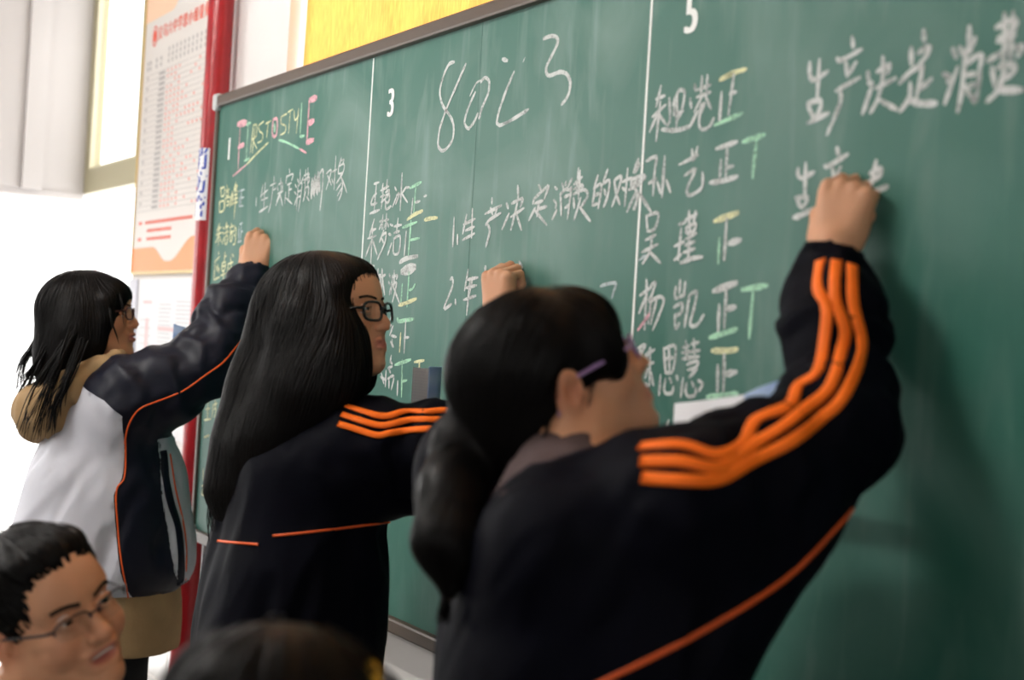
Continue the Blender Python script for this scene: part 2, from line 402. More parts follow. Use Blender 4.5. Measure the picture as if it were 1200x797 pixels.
STROKES = """l|p6 184,2050 187,1923;p20 166,2046 227,2044;p15 181,1982 220,1985
l|g8 231,2038 262,2040;g6.5 246,2039 247,1941;g8 233,1940 271,1944
l|y5 286,2033 276,1958;y5 300,2031 291,1958;y5 287,2030 311,2030 313,2001 279,1994;y5 283,1996 322,1966
l|y5 361,2034 328,2026 334,2011 358,2002 358,1985 326,1981
l|y5 378,2026 413,2030;y5 395,2027 390,1989
l|p9 428,2032 457,2029 458,1990 430,1992 428,2032;g11 441,2017 444,2001
l|y5 521,2037 485,2032 488,2015 517,2007 516,1991 486,1987
l|y5 529,2040 559,2044;y5 544,2041 541,1987
l|y5 569,2039 578,2015 600,2024;y5 598,2040 593,1982
l|g6.5 616,2052 618,1970;g8 618,1970 644,1970
l|p8 664,2057 664,1948;p16 665,2055 707,2056;p15 668,1998 698,2001;p15 664,1952 703,1954
u|p6 151,1905 253,1929;y6.5 253,1929 330,1954 402,1974
u|g6.5 478,1974 526,1965 619,1940;p6 619,1940 665,1926
c|w5 341,1835 342,1813
c|w5 384,1866 373,1833;w5 372,1837 419,1850;w5 399,1870 399,1803;w5 378,1826 423,1830;w6.5 370,1795 426,1807
c|w5 459,1882 461,1870;w5 437,1860 474,1865;w5 457,1857 453,1838 448,1815 435,1792;w5 458,1847 476,1851
c|w5 484,1855 493,1845;w5 488,1818 504,1835;w5 506,1874 512,1839 483,1808;w5 494,1859 518,1862 523,1843;w5 491,1836 527,1841;w5 510,1833 530,1804
c|w5 561,1894 565,1884;w5 546,1879 543,1860;w5 546,1876 587,1880 580,1865;w5 553,1855 579,1858;w5 567,1857 567,1818;w5 564,1841 584,1843;w5 546,1837 544,1810;w5 546,1824 593,1805
c|w5 606,1852 614,1845;w5 604,1834 614,1828;w5 609,1802 628,1828;w5 633,1888 636,1854;w5 619,1865 629,1855;w5 654,1867 644,1854;w5 625,1851 623,1788;w5 628,1848 650,1851 637,1785;w5 624,1833 647,1836;w5 624,1819 646,1822
c|w5 659,1871 692,1873 661,1853;w5 668,1884 670,1835;w5 681,1887 687,1838;w5 658,1860 694,1864 690,1851;w5 669,1839 668,1812;w5 669,1839 692,1842 692,1820;w5 678,1834 663,1808;w5 684,1818 700,1808
c|w11 713,1814 711,1858 729,1818 727,1866 747,1821 746,1874 760,1829;w6 754,1869 775,1876 776,1828 770,1781
c|w5 795,1866 823,1872 800,1829;w5 804,1861 828,1838;w5 829,1868 855,1872;w5 845,1903 846,1826;w5 829,1851 838,1842
c|w5 877,1898 865,1874;w5 873,1890 893,1892 884,1881;w5 864,1878 894,1882 892,1863 867,1861;w5 864,1878 865,1861;w5 892,1861 859,1840;w5 878,1856 893,1838 889,1813 876,1799;w5 885,1838 860,1823;w5 894,1830 869,1810;w5 891,1847 919,1815
c|y5.5 55,1879 65,1853;y5.5 58,1876 86,1877 86,1856 65,1853;y5.5 52,1839 58,1809;y5.5 53,1837 87,1839 91,1814 58,1809
c|y5.5 106,1882 110,1873;y5.5 97,1868 127,1870;y5.5 104,1863 122,1863 121,1854 105,1853 104,1863;y5.5 98,1845 99,1817;y5.5 98,1845 139,1847 139,1820;y5.5 112,1836 127,1836 126,1826 114,1826
c|y5.5 147,1854 150,1827 166,1829;y5.5 152,1862 158,1829;y5.5 161,1856 166,1829;y5.5 178,1885 164,1864;y5.5 173,1875 191,1876 170,1859;y5.5 169,1870 197,1858;y5.5 172,1851 195,1852;y5.5 174,1840 197,1842;y5.5 173,1828 201,1831;y5.5 183,1856 180,1787
t|l5.5 206,1859 246,1862;l5.5 225,1860 227,1819;l5.5 226,1840 246,1841;l5.5 214,1846 216,1819;l5.5 213,1818 245,1818
c|y5.5 63,1777 48,1754;y5.5 47,1761 80,1766;y5.5 41,1746 86,1751;y5.5 62,1771 64,1716;y5.5 62,1745 41,1725;y5.5 65,1745 85,1726
c|y5.5 96,1765 103,1761;y5.5 95,1751 103,1746;y5.5 96,1719 110,1738;y5.5 122,1777 115,1760;y5.5 115,1765 138,1767;y5.5 126,1770 127,1752;y5.5 111,1748 143,1752;y5.5 119,1739 119,1719 134,1720 137,1741 119,1739
c|y5.5 159,1773 162,1767;y5.5 149,1763 180,1766;y5.5 154,1759 159,1753;y5.5 151,1749 183,1752;y5.5 157,1744 158,1726 172,1727 171,1746 157,1744;y5.5 192,1766 187,1750;y5.5 188,1756 202,1757 200,1720 186,1715;y5.5 188,1743 195,1737
t|l5.5 227,1768 249,1772;l5.5 240,1770 240,1727;l5.5 240,1748 253,1749;l5.5 222,1761 226,1724;l5.5 220,1720 246,1723
c|y5.5 71,1697 72,1690;y5.5 42,1670 80,1684;y5.5 47,1670 43,1619;y5.5 57,1657 68,1644;y5.5 69,1661 76,1646;y5.5 47,1619 90,1627;y5.5 85,1652 81,1640
c|y5.5 121,1696 121,1673;y5.5 120,1683 135,1685;y5.5 105,1665 108,1644 129,1648 131,1668 105,1665;y5.5 107,1656 131,1658;y5.5 101,1631 139,1637;y5.5 121,1644 122,1615
c|y5.5 154,1664 149,1623;y5.5 154,1662 191,1667;y5.5 164,1651 175,1639 162,1633;y5.5 171,1682 179,1655 196,1639;y5.5 182,1688 195,1682
t|l5.5 239,1679 264,1682;l5.5 253,1681 254,1662;l5.5 243,1675 245,1663
c|y5.5 50,1583 70,1585;y5.5 59,1590 59,1560;y5.5 52,1571 74,1574;y5.5 47,1556 81,1561
c|y5.5 164,1342 191,1346;y5.5 163,1332 193,1336;y5.5 164,1326 165,1311 197,1315;y5.5 192,1344 182,1313
c|y5.5 48,1277 72,1282;y5.5 39,1254 76,1259;y5.5 33,1223 86,1230;y5.5 56,1279 60,1228
c|y5.5 101,1272 96,1234;y5.5 98,1269 132,1277;y5.5 115,1283 125,1255 116,1238;y5.5 113,1259 123,1263
c|y5.5 42,1175 81,1184
c|y5.5 50,1086 55,1055;y5.5 50,1038 74,1041 49,1016 82,1017
c|w6.2 1063,1825 1087,1827;w6.2 1075,1825 1071,1764;w6.2 1078,1803 1061,1795 1054,1780 1084,1782;w7.4 1051,1760 1097,1766
c|w6.2 1108,1822 1106,1804;w6.2 1128,1829 1128,1810;w6.2 1099,1808 1137,1815;w6.2 1100,1794 1119,1797;w6.2 1112,1808 1107,1769;w6.2 1105,1782 1121,1788;w6.2 1124,1803 1142,1806 1132,1791;w6.2 1125,1796 1143,1797 1143,1782 1127,1781 1125,1796;w6.2 1127,1781 1131,1766 1154,1771
c|w6.2 1168,1811 1176,1804;w6.2 1162,1770 1179,1790;w6.8 1199,1838 1200,1761;w6.2 1179,1793 1192,1796 1177,1775;w6.2 1222,1808 1205,1797;w6.2 1201,1797 1232,1776
t|g8.1 1241,1805 1289,1814;g6.2 1267,1809 1264,1748;w6.2 1268,1773 1289,1775;w6.2 1256,1781 1254,1747;y8.1 1237,1739 1267,1748 1303,1754
t|y8.1 1316,1735 1341,1737 1370,1737
m|w6.2 1222,1807 1236,1807
m|w6.2 1307,1784 1317,1785
c|w6.2 1074,1746 1054,1708;w6.2 1057,1720 1085,1725;w6.2 1047,1705 1088,1710;w6.2 1069,1732 1070,1644;w6.2 1070,1704 1042,1666;w6.2 1071,1704 1099,1669
c|w6.2 1117,1753 1117,1724;w6.2 1103,1740 1123,1742;w6.2 1115,1738 1103,1724;w6.2 1135,1756 1135,1723;w6.2 1127,1741 1146,1743;w6.2 1135,1737 1125,1725;w6.2 1138,1737 1149,1728;w6.2 1126,1720 1109,1696;w6.2 1119,1709 1139,1714 1134,1692 1104,1658;w6.2 1120,1702 1128,1694
c|w6.2 1156,1732 1168,1729;w6.2 1151,1712 1163,1709;w6.2 1153,1667 1168,1691;w6.2 1176,1727 1210,1729;w6.2 1193,1743 1189,1714;w6.2 1178,1713 1203,1716;w6.2 1179,1701 1180,1670 1206,1671 1207,1705 1179,1701
t|g7.4 1217,1723 1280,1732;g6.2 1254,1735 1251,1662;g6.2 1252,1695 1296,1698;w6.2 1235,1714 1232,1664;w10.5 1214,1650 1242,1657 1293,1661
c|w6.2 1071,1651 1071,1633;w6.2 1072,1642 1088,1644;w6.2 1069,1633 1093,1633 1087,1623;w6.2 1069,1633 1061,1601
c|w6.2 1109,1636 1106,1615;w6.2 1095,1619 1123,1624;w6.2 1104,1615 1104,1584;w6.2 1112,1615 1124,1619 1124,1584;w6.2 1109,1605 1121,1607;w6.2 1129,1636 1137,1608 1149,1582;w6.2 1130,1619 1147,1624;w6.2 1136,1615 1128,1584
c|w6.2 1166,1625 1171,1618;w6.2 1165,1608 1172,1603;w6.2 1172,1582 1178,1598;w6.2 1182,1622 1180,1584;w6.2 1180,1618 1205,1622 1202,1615;w6.2 1189,1632 1193,1601;w6.2 1185,1601 1204,1606 1190,1567;w6.2 1189,1598 1223,1564
t|w21.1 1227,1630 1282,1638;g6.2 1259,1628 1259,1557;g6.2 1266,1591 1280,1594 1290,1603;g6.2 1231,1603 1230,1567;y8.1 1221,1559 1254,1564 1299,1573
t|g8.1 1217,1531 1225,1525 1256,1528 1292,1531;w6.2 1257,1528 1258,1460;w6.2 1255,1491 1275,1493;y6.2 1237,1500 1237,1462
c|w6.2 1192,1541 1179,1517 1190,1516;w6.2 1198,1514 1186,1495;w6.2 1193,1494 1217,1492;w6.2 1192,1481 1206,1471;w6.2 1198,1486 1201,1472
t|g8.1 1220,1433 1289,1447;g6.2 1252,1444 1258,1369;g6.2 1256,1400 1278,1404;w6.2 1237,1399 1238,1371
t|y6.8 1308,1443 1349,1448;y6.2 1330,1444 1331,1427
c|w6.2 1178,1418 1179,1386;w6.2 1188,1425 1206,1429;w6.2 1192,1422 1200,1416;w6.2 1188,1402 1217,1409 1209,1381;w6.2 1195,1400 1197,1384;w6.2 1154,1404 1181,1399;w6.2 1157,1411 1171,1392;w6.2 1199,1451 1196,1438;w6.2 1197,1438 1206,1435
d|w7.2 1403,2047 1383,2046 1368,2034 1358,2020 1350,2003 1350,1989 1357,1975 1369,1961 1400,1939 1413,1925 1418,1913 1418,1899 1414,1889 1401,1879 1387,1873 1374,1872 1365,1876 1357,1882 1354,1891 1356,1909 1362,1925 1384,1958 1421,2001 1452,2036
d|w4.3 1477,1971 1498,1992 1515,1996;w7.2 1497,1975 1473,1948 1462,1926 1463,1917 1471,1910 1481,1907 1500,1918 1512,1932;w7.2 1518,1993 1526,1998 1534,1999 1544,1995 1550,1989 1551,1977 1548,1966 1528,1942 1519,1923
d|w7.2 1641,1996 1618,1967 1597,1934 1588,1909 1593,1904 1604,1901 1644,1907 1700,1920
m|w8.6 1596,2026 1613,2021
m|w3.6 1677,2017 1672,2011
d|w7.6 1739,2043 1756,2044 1770,2043 1782,2039 1787,2033 1786,2027 1781,2020 1761,1999 1754,1991 1754,1983 1758,1976 1767,1973 1783,1974 1800,1975 1814,1972 1823,1968 1832,1959 1836,1950 1835,1941 1832,1932 1823,1923 1812,1917
c|w6.6 1442,1734 1443,1678;w6.6 1460,1699 1462,1682
c|w6.6 1492,1737 1481,1702;w6.6 1514,1747 1517,1693;w6.6 1483,1719 1526,1728;w6.6 1492,1707 1525,1713;w6.6 1483,1689 1527,1700
c|w6.6 1587,1764 1588,1755;w6.6 1565,1736 1623,1749;w6.6 1584,1746 1593,1734;w6.6 1609,1746 1602,1732;w6.6 1570,1715 1583,1724 1623,1735;w6.6 1577,1715 1586,1702 1575,1673
c|w6.6 1642,1752 1649,1743;w6.6 1632,1705 1653,1732;w6.6 1679,1782 1682,1755 1664,1703;w6.6 1662,1751 1698,1758 1693,1744;w6.6 1661,1726 1705,1740;w6.6 1681,1730 1701,1701
c|w6.6 1752,1779 1760,1770;w6.6 1738,1755 1736,1747;w6.6 1738,1755 1766,1768 1785,1775 1774,1754;w6.6 1743,1747 1768,1750;w6.6 1756,1748 1752,1724;w6.6 1757,1736 1782,1739;w6.6 1744,1738 1726,1718;w6.6 1741,1736 1786,1707
c|w6.6 1441,1612 1450,1614 1451,1597 1422,1555 1451,1563;w6.6 1467,1572 1469,1564
c|w6.6 1511,1630 1502,1591;w6.6 1507,1611 1550,1615;w6.6 1530,1615 1522,1582;w6.6 1506,1595 1547,1600;w6.6 1501,1572 1547,1580;w6.6 1521,1608 1516,1544
m|w7.9 1577,1635 1579,1627
m|w7.9 1701,1642 1711,1632
c|w6.2 1806,1772 1813,1768;w6.2 1805,1749 1813,1743 1812,1736;w6.2 1804,1716 1816,1731;w6.2 1829,1777 1834,1767;w6.2 1841,1779 1840,1773;w6.2 1859,1783 1849,1771;w6.2 1826,1760 1832,1722;w6.2 1825,1758 1841,1766 1854,1764 1859,1766 1853,1715;w6.2 1840,1753 1855,1756;w6.2 1844,1734 1855,1738
c|w6.2 1878,1799 1876,1761;w6.2 1890,1784 1867,1773;w6.2 1867,1765 1893,1770 1891,1760;w6.2 1883,1795 1883,1748;w6.2 1866,1756 1892,1762 1907,1759 1910,1749 1894,1734;w6.2 1868,1749 1872,1733;w6.2 1890,1748 1874,1712;w6.2 1890,1732 1923,1708
c|w6.2 1938,1783 1928,1762;w6.2 1931,1763 1927,1734;w6.2 1931,1763 1950,1767 1945,1729;w6.2 1929,1750 1946,1753;w6.2 1929,1734 1941,1736;w6.2 1966,1791 1956,1772;w6.2 1953,1767 1973,1773 1971,1749 1961,1730;w6.2 1960,1758 1964,1750
c|w6.2 1989,1773 2006,1777 2000,1757 1985,1730;w6.2 1987,1772 1994,1752 2006,1732;w6.2 2011,1768 2035,1773;w6.2 2023,1788 2021,1729;w6.2 2012,1758 2019,1754
c|w6.2 2051,1802 2040,1782;w6.2 2044,1793 2055,1794 2044,1781;w6.2 2035,1770 2067,1775 2066,1768 2036,1763;w6.2 2035,1770 2037,1755;w6.2 2051,1773 2049,1764;w6.2 2062,1761 2030,1754;w6.2 2043,1758 2054,1746 2050,1722;w6.2 2050,1749 2029,1719;w6.2 2060,1744 2046,1722;w6.2 2073,1772 2069,1768;w7.4 2060,1746 2093,1716
c|w6.2 2100,1913 2091,1883;w6.2 2090,1894 2111,1897;w6.2 2083,1867 2115,1882;w6.2 2101,1888 2096,1828;w6.2 2095,1869 2078,1844;w6.2 2097,1871 2118,1852
c|w6.2 2124,1891 2129,1859 2123,1849;w6.2 2148,1902 2134,1881;w6.2 2148,1901 2162,1897 2158,1870 2150,1857;w6.2 2138,1890 2138,1864;w6.2 2138,1864 2161,1867;w6.2 2144,1894 2147,1843;w7.4 2110,1844 2147,1839 2179,1842
c|w6.2 2186,1905 2189,1896;w6.2 2177,1884 2181,1871;w6.2 2179,1840 2197,1863;w6.2 2203,1915 2203,1890;w6.2 2216,1915 2216,1893;w6.2 2194,1896 2224,1900;w6.2 2193,1885 2225,1889;w6.2 2208,1887 2190,1864;w6.2 2212,1887 2229,1864;w6.2 2205,1871 2203,1843 2213,1834 2228,1837 2237,1848;w6.2 2205,1871 2213,1873 2206,1860
t|y8.1 2247,1905 2276,1911 2304,1913;w6.2 2278,1908 2271,1851;w6.2 2272,1881 2285,1882;w6.2 2252,1885 2251,1841;g7.4 2241,1838 2302,1849
c|w6.2 2073,1797 2099,1802 2097,1782 2096,1742;w6.2 2084,1761 2101,1767;w6.8 2121,1800 2120,1738;w6.2 2106,1761 2115,1744;w6.2 2129,1763 2141,1744
c|w6.2 2189,1805 2193,1789;w6.2 2202,1808 2197,1791;w6.2 2160,1785 2205,1796;w6.2 2175,1767 2201,1775 2185,1751 2184,1738 2198,1737 2219,1747 2218,1768
t|w8.1 2248,1802 2293,1808;w6.2 2273,1807 2273,1756;w6.2 2274,1772 2288,1773;w6.2 2260,1784 2260,1757;w8.1 2238,1752 2269,1753 2299,1757
t|g8.7 2308,1807 2353,1813;g7.4 2337,1809 2334,1754
c|w6.2 2082,1709 2087,1687;w6.2 2082,1709 2113,1712 2106,1688 2087,1685;w6.2 2084,1671 2109,1678;w6.2 2076,1652 2116,1663;w6.2 2100,1675 2097,1653 2080,1634;w6.2 2093,1654 2126,1634
c|w6.2 2168,1692 2184,1696;w6.2 2160,1659 2182,1665;w6.2 2174,1685 2171,1638;w6.2 2162,1638 2177,1646;w6.2 2191,1711 2193,1693;w6.2 2207,1710 2204,1695;w6.2 2184,1699 2210,1706;w6.2 2187,1687 2209,1692 2205,1681 2188,1679 2187,1687;w6.2 2186,1669 2212,1677;w6.2 2187,1660 2209,1665;w6.2 2196,1690 2196,1637;w6.2 2184,1649 2210,1654;w7.4 2179,1633 2203,1639 2229,1641
t|y9.9 2254,1694 2305,1704;w7.4 2281,1695 2281,1637;w10.5 2291,1660 2314,1664;g6.8 2267,1667 2268,1632
c|w6.2 2092,1607 2094,1593 2095,1530;w6.2 2078,1583 2106,1596;w6.2 2095,1584 2078,1555;w6.2 2105,1599 2117,1603 2109,1584 2103,1573 2124,1580 2136,1580 2140,1570 2117,1529;w6.2 2108,1573 2104,1539;w6.2 2122,1575 2111,1539;p6.8 2078,1528 2105,1553
c|w6.2 2179,1606 2179,1587;w6.2 2169,1596 2170,1579 2192,1585;w6.2 2192,1603 2190,1583;w6.2 2167,1565 2187,1571 2186,1557 2171,1552;w6.2 2171,1552 2175,1533 2183,1540;w6.2 2204,1583 2201,1563 2197,1536;w6.2 2204,1583 2221,1589 2217,1563 2210,1543 2215,1537 2228,1540 2241,1554
t|w10.5 2261,1590 2311,1602;w7.4 2290,1594 2290,1537;w9.9 2295,1564 2312,1567;w7.4 2276,1569 2277,1530;g8.7 2259,1521 2290,1528 2318,1535
t|g9.3 2326,1592 2378,1598;g7.4 2350,1593 2347,1524
c|w6.2 2081,1499 2100,1505 2089,1489 2094,1479 2086,1473;w6.2 2086,1499 2086,1473;w6.2 2102,1489 2124,1498;w6.2 2113,1500 2101,1474;w6.2 2099,1474 2124,1478;w6.2 2114,1490 2117,1442;w6.2 2110,1467 2105,1454;w6.2 2119,1462 2127,1443;w6.2 2106,1444 2113,1441
c|w6.2 2148,1501 2156,1464;w6.2 2149,1500 2177,1505 2174,1468 2156,1464;w6.2 2152,1485 2173,1488;w6.2 2161,1502 2166,1467;w6.2 2144,1459 2143,1429;w6.2 2157,1454 2155,1439 2161,1432 2175,1434 2178,1443;w6.2 2167,1456 2172,1450;w6.2 2185,1460 2187,1455
c|w6.2 2202,1513 2206,1491;w6.2 2195,1504 2210,1507;w6.2 2221,1517 2225,1494;w6.2 2216,1510 2233,1513;w6.2 2195,1496 2236,1501;w6.2 2196,1487 2235,1492;w6.2 2209,1479 2233,1485 2230,1475 2211,1471;w6.2 2233,1473 2216,1460;w6.2 2201,1457 2198,1430;w6.2 2210,1450 2209,1438 2217,1431 2232,1434 2233,1444;w6.2 2223,1453 2227,1447;w6.2 2238,1456 2248,1452 2241,1441
t|y8.7 2266,1502 2301,1503 2322,1506;w7.4 2294,1497 2297,1444;w10.5 2300,1469 2322,1473;w7.4 2281,1480 2284,1440;g8.7 2261,1433 2296,1438 2328,1442
c|w6.2 2080,1361 2094,1375;w6.2 2094,1372 2094,1349;w6.2 2103,1370 2107,1350 2114,1364 2103,1368;w6.2 2117,1377 2130,1378 2130,1355
c|w6.2 2159,1368 2171,1391;w6.2 2179,1379 2184,1375
c|w7.2 2439,1904 2440,1888 2444,1882 2450,1879 2475,1887;w7.2 2458,1905 2458,1848;w7.2 2440,1848 2462,1850 2466,1841 2455,1827 2440,1846;w7.9 2443,1821 2481,1830
c|w7.2 2518,1927 2521,1914;w7.2 2492,1902 2501,1899 2536,1908;w7.2 2509,1895 2513,1877;w7.2 2528,1892 2517,1880;w7.2 2494,1859 2536,1871;w7.2 2501,1859 2504,1845 2496,1827 2482,1802
c|w7.2 2551,1876 2554,1863 2560,1860;w7.2 2546,1823 2559,1856;w7.2 2576,1892 2578,1866 2571,1838 2560,1823;w7.2 2568,1875 2589,1881 2586,1871;w7.2 2567,1853 2600,1862;w7.2 2573,1838 2605,1822
c|w7.4 2643,1916 2645,1903;w7.4 2624,1897 2626,1877;w7.4 2636,1889 2653,1895 2651,1885 2640,1875;w7.4 2608,1855 2627,1868 2644,1870 2638,1835;w7.4 2642,1842 2660,1853;w7.4 2626,1852 2626,1834 2612,1819;w8.9 2626,1832 2644,1825 2670,1822
c|w7.4 2692,1886 2698,1875;w7.4 2680,1857 2689,1852 2688,1846;w7.4 2685,1821 2701,1862;w7.4 2716,1909 2717,1884;w7.4 2703,1886 2709,1877;w7.4 2726,1894 2718,1878;w7.4 2713,1884 2712,1861 2710,1830 2706,1809;w7.4 2714,1865 2736,1873 2736,1854 2733,1818 2725,1825 2718,1833;w7.4 2718,1851 2730,1851;w7.4 2717,1837 2729,1838
c|w7.4 2757,1902 2782,1908 2783,1896 2761,1889;w7.4 2768,1916 2771,1870 2766,1854;w7.4 2780,1916 2780,1859;w7.4 2760,1885 2784,1889;w7.4 2748,1864 2771,1872 2796,1874 2790,1864;w7.4 2754,1855 2760,1832;w7.4 2763,1854 2785,1855 2785,1846 2769,1838;w7.4 2773,1851 2765,1827 2750,1816;w8.9 2765,1827 2798,1823
c|w7.2 2428,1759 2429,1750 2435,1746 2441,1746 2460,1752;w7.2 2443,1765 2445,1721;w7.2 2427,1719 2450,1718 2441,1705 2429,1717;w8.6 2426,1692 2439,1694 2459,1701
c|w7.2 2502,1781 2505,1773;w7.2 2481,1759 2490,1759 2522,1771;w7.2 2496,1756 2499,1739;w7.2 2511,1755 2502,1741;w7.2 2489,1728 2523,1739;w7.2 2495,1729 2491,1707 2463,1661
c|w7.2 2575,1758 2570,1728;w7.2 2566,1743 2584,1748 2582,1738 2566,1733;w7.9 2559,1714 2578,1719 2597,1724;w7.2 2575,1720 2568,1703
c|l6 1966,1598 1982,1601 2001,1603 2009,1601 2000,1579
c|l6 2068,1640 2086,1646"""
KIND = {'l': 'chalk_letter', 'u': 'chalk_underline', 'c': 'chalk_character', 't': 'chalk_tally', 'd': 'chalk_digit', 'm': 'chalk_mark'}
def catmull(p, n=4):
    if len(p) < 3: return p
    q = [p[0]] + p + [p[-1]]; out = []
    for i in range(1, len(q)-2):
        a, b_, c, d = (np.array(v) for v in q[i-1:i+3])
        for k in range(n):
            t = k/n
            out.append(.5*((2*b_) + (-a+c)*t + (2*a-5*b_+4*c-d)*t*t + (-a+3*b_-3*c+d)*t**3))
    out.append(np.array(p[-1], float)); return out
def ribbon2d(pts, w, rnd):
    pts = [np.array(p, float) for p in pts]
    if len(pts) == 2:
        n = 4; pts = [pts[0] + (pts[1]-pts[0])*i/n for i in range(n+1)]
    vs = []; fs = []; N_ = len(pts)
    for i, p in enumerate(pts):
        t = pts[min(i+1, N_-1)] - pts[max(i-1, 0)]; L_ = np.linalg.norm(t)
        t = t/L_ if L_ > 0 else np.array((1., 0)); nn = np.array((-t[1], t[0]))
        k = w/2 * rnd.uniform(.82, 1.15)
        if i in (0, N_-1):
            e = p + t*(-1 if i == 0 else 1)*w*.35
            vs += [e - nn*k*.55, e + nn*k*.55]
        else: vs += [p - nn*k, p + nn*k]
    for i in range(N_-1): fs.append((2*i, 2*i+2, 2*i+3, 2*i+1))
    return vs, fs
rs = random.Random(11)
for line in STROKES.strip().splitlines():
    k, rest = line.split('|'); vs = []; fs = []; mi = []; slots = []
    for si, s_ in enumerate(rest.split(';')):
        tok = s_.split(); c = tok[0][0]; w = float(tok[0][1:])*1.02
        pts = [tuple(int(v) for v in t.split(',')) for t in tok[1:]]
        pts = catmull(pts) if len(pts) > 2 else pts
        v2, f2 = ribbon2d(pts, w, rs); n0 = len(vs)
        yy = YS - .0008 - .00004*si
        vs += [(p[0]/1000, yy, p[1]/1000) for p in v2]; fs += [tuple(n0+i for i in f) for f in f2]
        if c not in slots: slots.append(c)
        mi += [slots.index(c)]*len(f2)
    me = np_mesh(KIND[k], vs, fs, False)
    for c in slots: me.materials.append(M_chalk[c])
    me.polygons.foreach_set('material_index', mi)
    adopt(obj_mesh(KIND[k], me), board)
def put_text(body, size, px, pz, m, root, name, sx=1.0, y=YS-.0009, spacing=1.0, bold=0.0):
    me = text_mesh(body, size, name, spacing)
    if bold:
        vs = []; fs = []; n = len(me.vertices)
        for dx in (-bold, 0, bold):
            k = len(vs); vs += [(v.co.x+dx, v.co.y, dx*.02) for v in me.vertices]; fs += [tuple(i+k for i in p.vertices) for p in me.polygons]
        me = np_mesh(name, vs, fs, False)
    T = Matrix(((sx, 0, 0, px), (0, 0, -1, y), (0, 1, 0, pz), (0, 0, 0, 1)))
    me.transform(T)
    o = obj_mesh(name, me, m); adopt(o, root); return o
for ch, (px, py) in (('1', (268.8, 176)), ('3', (458.5, 122)), ('5', (811, 18))):
    p = on_y(px, py, YS); put_text(ch, .088, p[0], p[2], M_print, board, 'printed_number', .8, bold=.004)

# ================================================================== RED PIPE, POSTER, NOTICE
M_red = mat('red_gloss_paint', (.36, .008, .014), .30, .5, bump=(25, .25), vary=(14, .18))
PX, PY, PR = -.137, .035, .0375
pipe = empty('fire_pipe', (PX, PY, 0), 'glossy red vertical fire pipe beside the left end of the chalkboard', 'pipe')
adopt(MB().tube([(PX, PY, z) for z in np.linspace(0, ZC, 12)], PR, 28).build('tube', M_red, smooth=True), pipe)
for z in (.35, 2.75):
    adopt(MB().tube([(PX, PY, z), (PX, PY, z+.035)], PR+.005, 28).build('clamp', M_red, smooth=False), pipe)
    adopt(MB().box((PX-.012, PY+.02, z), (PX+.012, YW, z+.035)).build('bracket', M_red), pipe)
# sticker wrapped round the far side of the pipe: three blue characters on white
phi0 = math.atan2(-(RA[1]), -(RA[0])) + .62            # silhouette side seen from the room
za, zb = 1.795, 2.005
vs = []; fs = []; na = 14; hw = .95
for i in range(na+1):
    a = phi0 - hw + 2*hw*i/na
    for z in (za, zb): vs.append((PX+(PR+.0008)*math.cos(a), PY+(PR+.0008)*math.sin(a), z))
for i in range(na): fs.append((2*i, 2*i+2, 2*i+3, 2*i+1))
stk = obj_mesh('sticker', np_mesh('sticker', vs, fs), mat('white_sticker', (.82, .82, .85), .4, .4)); adopt(stk, pipe)
for k, ch in enumerate('消防管'):
    me = text_mesh(ch, .068, 'sticker_character'); vs = []; fs = []
    for dx, dy in ((-.0013, 0), (.0013, 0), (0, .0013)):
        n0 = len(vs)
        for v in me.vertices:
            a = phi0 + (v.co.x+dx)/PR; z = zb - .036 - .069*k + v.co.y + dy; rr = PR+.0014+abs(dy)*.05+(dx+.002)*.05
            vs.append((PX+rr*math.cos(a), PY+rr*math.sin(a), z))
        fs += [tuple(i+n0 for i in p.vertices) for p in me.polygons]
    me = np_mesh('sticker_character', vs, fs, False)
    o = obj_mesh('sticker_character', me, mat('blue_ink', (.02, .06, .42), .5, .3)); o.parent = stk

M_paper = mat('poster_paper', (.70, .66, .63), .5, .3)
M_orange = mat('poster_orange', (.90, .30, .11), .5, .3)
M_peach = mat('poster_peach', (.88, .60, .42), .5, .3)
M_rink = mat('red_ink', (.85, .13, .08), .6, .2)
M_gink = mat('grey_ink', (.42, .40, .40), .6, .2)
M_kink = mat('dark_ink', (.12, .11, .11), .6, .2)
PX0, PX1, PZ0, PZ1 = -1.045, -.27, 1.655, 2.86
poster = empty('wall_poster', (-.65, YW, PZ0), 'tall score chart poster with orange wave border behind the red pipe', 'poster')
adopt(MB().box((PX0, YW-.010, PZ0), (PX1, YW, PZ1)).build('sheet', M_paper), poster)
M_gold = mat('gold_edge', (.62, .42, .12), .4, .5)
b = MB()
for lo, hi in (((PX0-.006, YW-.014, PZ0-.006), (PX0+.004, YW, PZ1+.006)), ((PX1-.004, YW-.014, PZ0-.006), (PX1+.006, YW, PZ1+.006)),
               ((PX0, YW-.014, PZ0-.006), (PX1, YW, PZ0+.003)), ((PX0, YW-.014, PZ1-.003), (PX1, YW, PZ1+.006))): b.box(lo, hi)
adopt(b.build('edge_frame', M_gold), poster)
def band(name, fn_lo, fn_hi, m, y):
    vs = []; fs = []; n = 40
    for i in range(n+1):
        x = PX0+.004 + (PX1-PX0-.008)*i/n; u = i/n
        vs += [(x, y, fn_lo(u)), (x, y, fn_hi(u))]
    for i in range(n): fs.append((2*i, 2*i+2, 2*i+3, 2*i+1))
    return adopt(obj_mesh(name, np_mesh(name, vs, fs), m), poster)
sm = lambda t: max(0, min(1, t))**2*(3-2*max(0, min(1, t)))
band('wave_band', lambda u: PZ0+.004, lambda u: PZ0+.085 - .050*sm((u-.30)/.2) + .075*sm((u-.55)/.3), M_orange, YW-.0108)
band('wave_band', lambda u: 2.525 + .0*u + .17*sm((u-.38)/.35), lambda u: PZ1-.004, M_peach, YW-.0108)
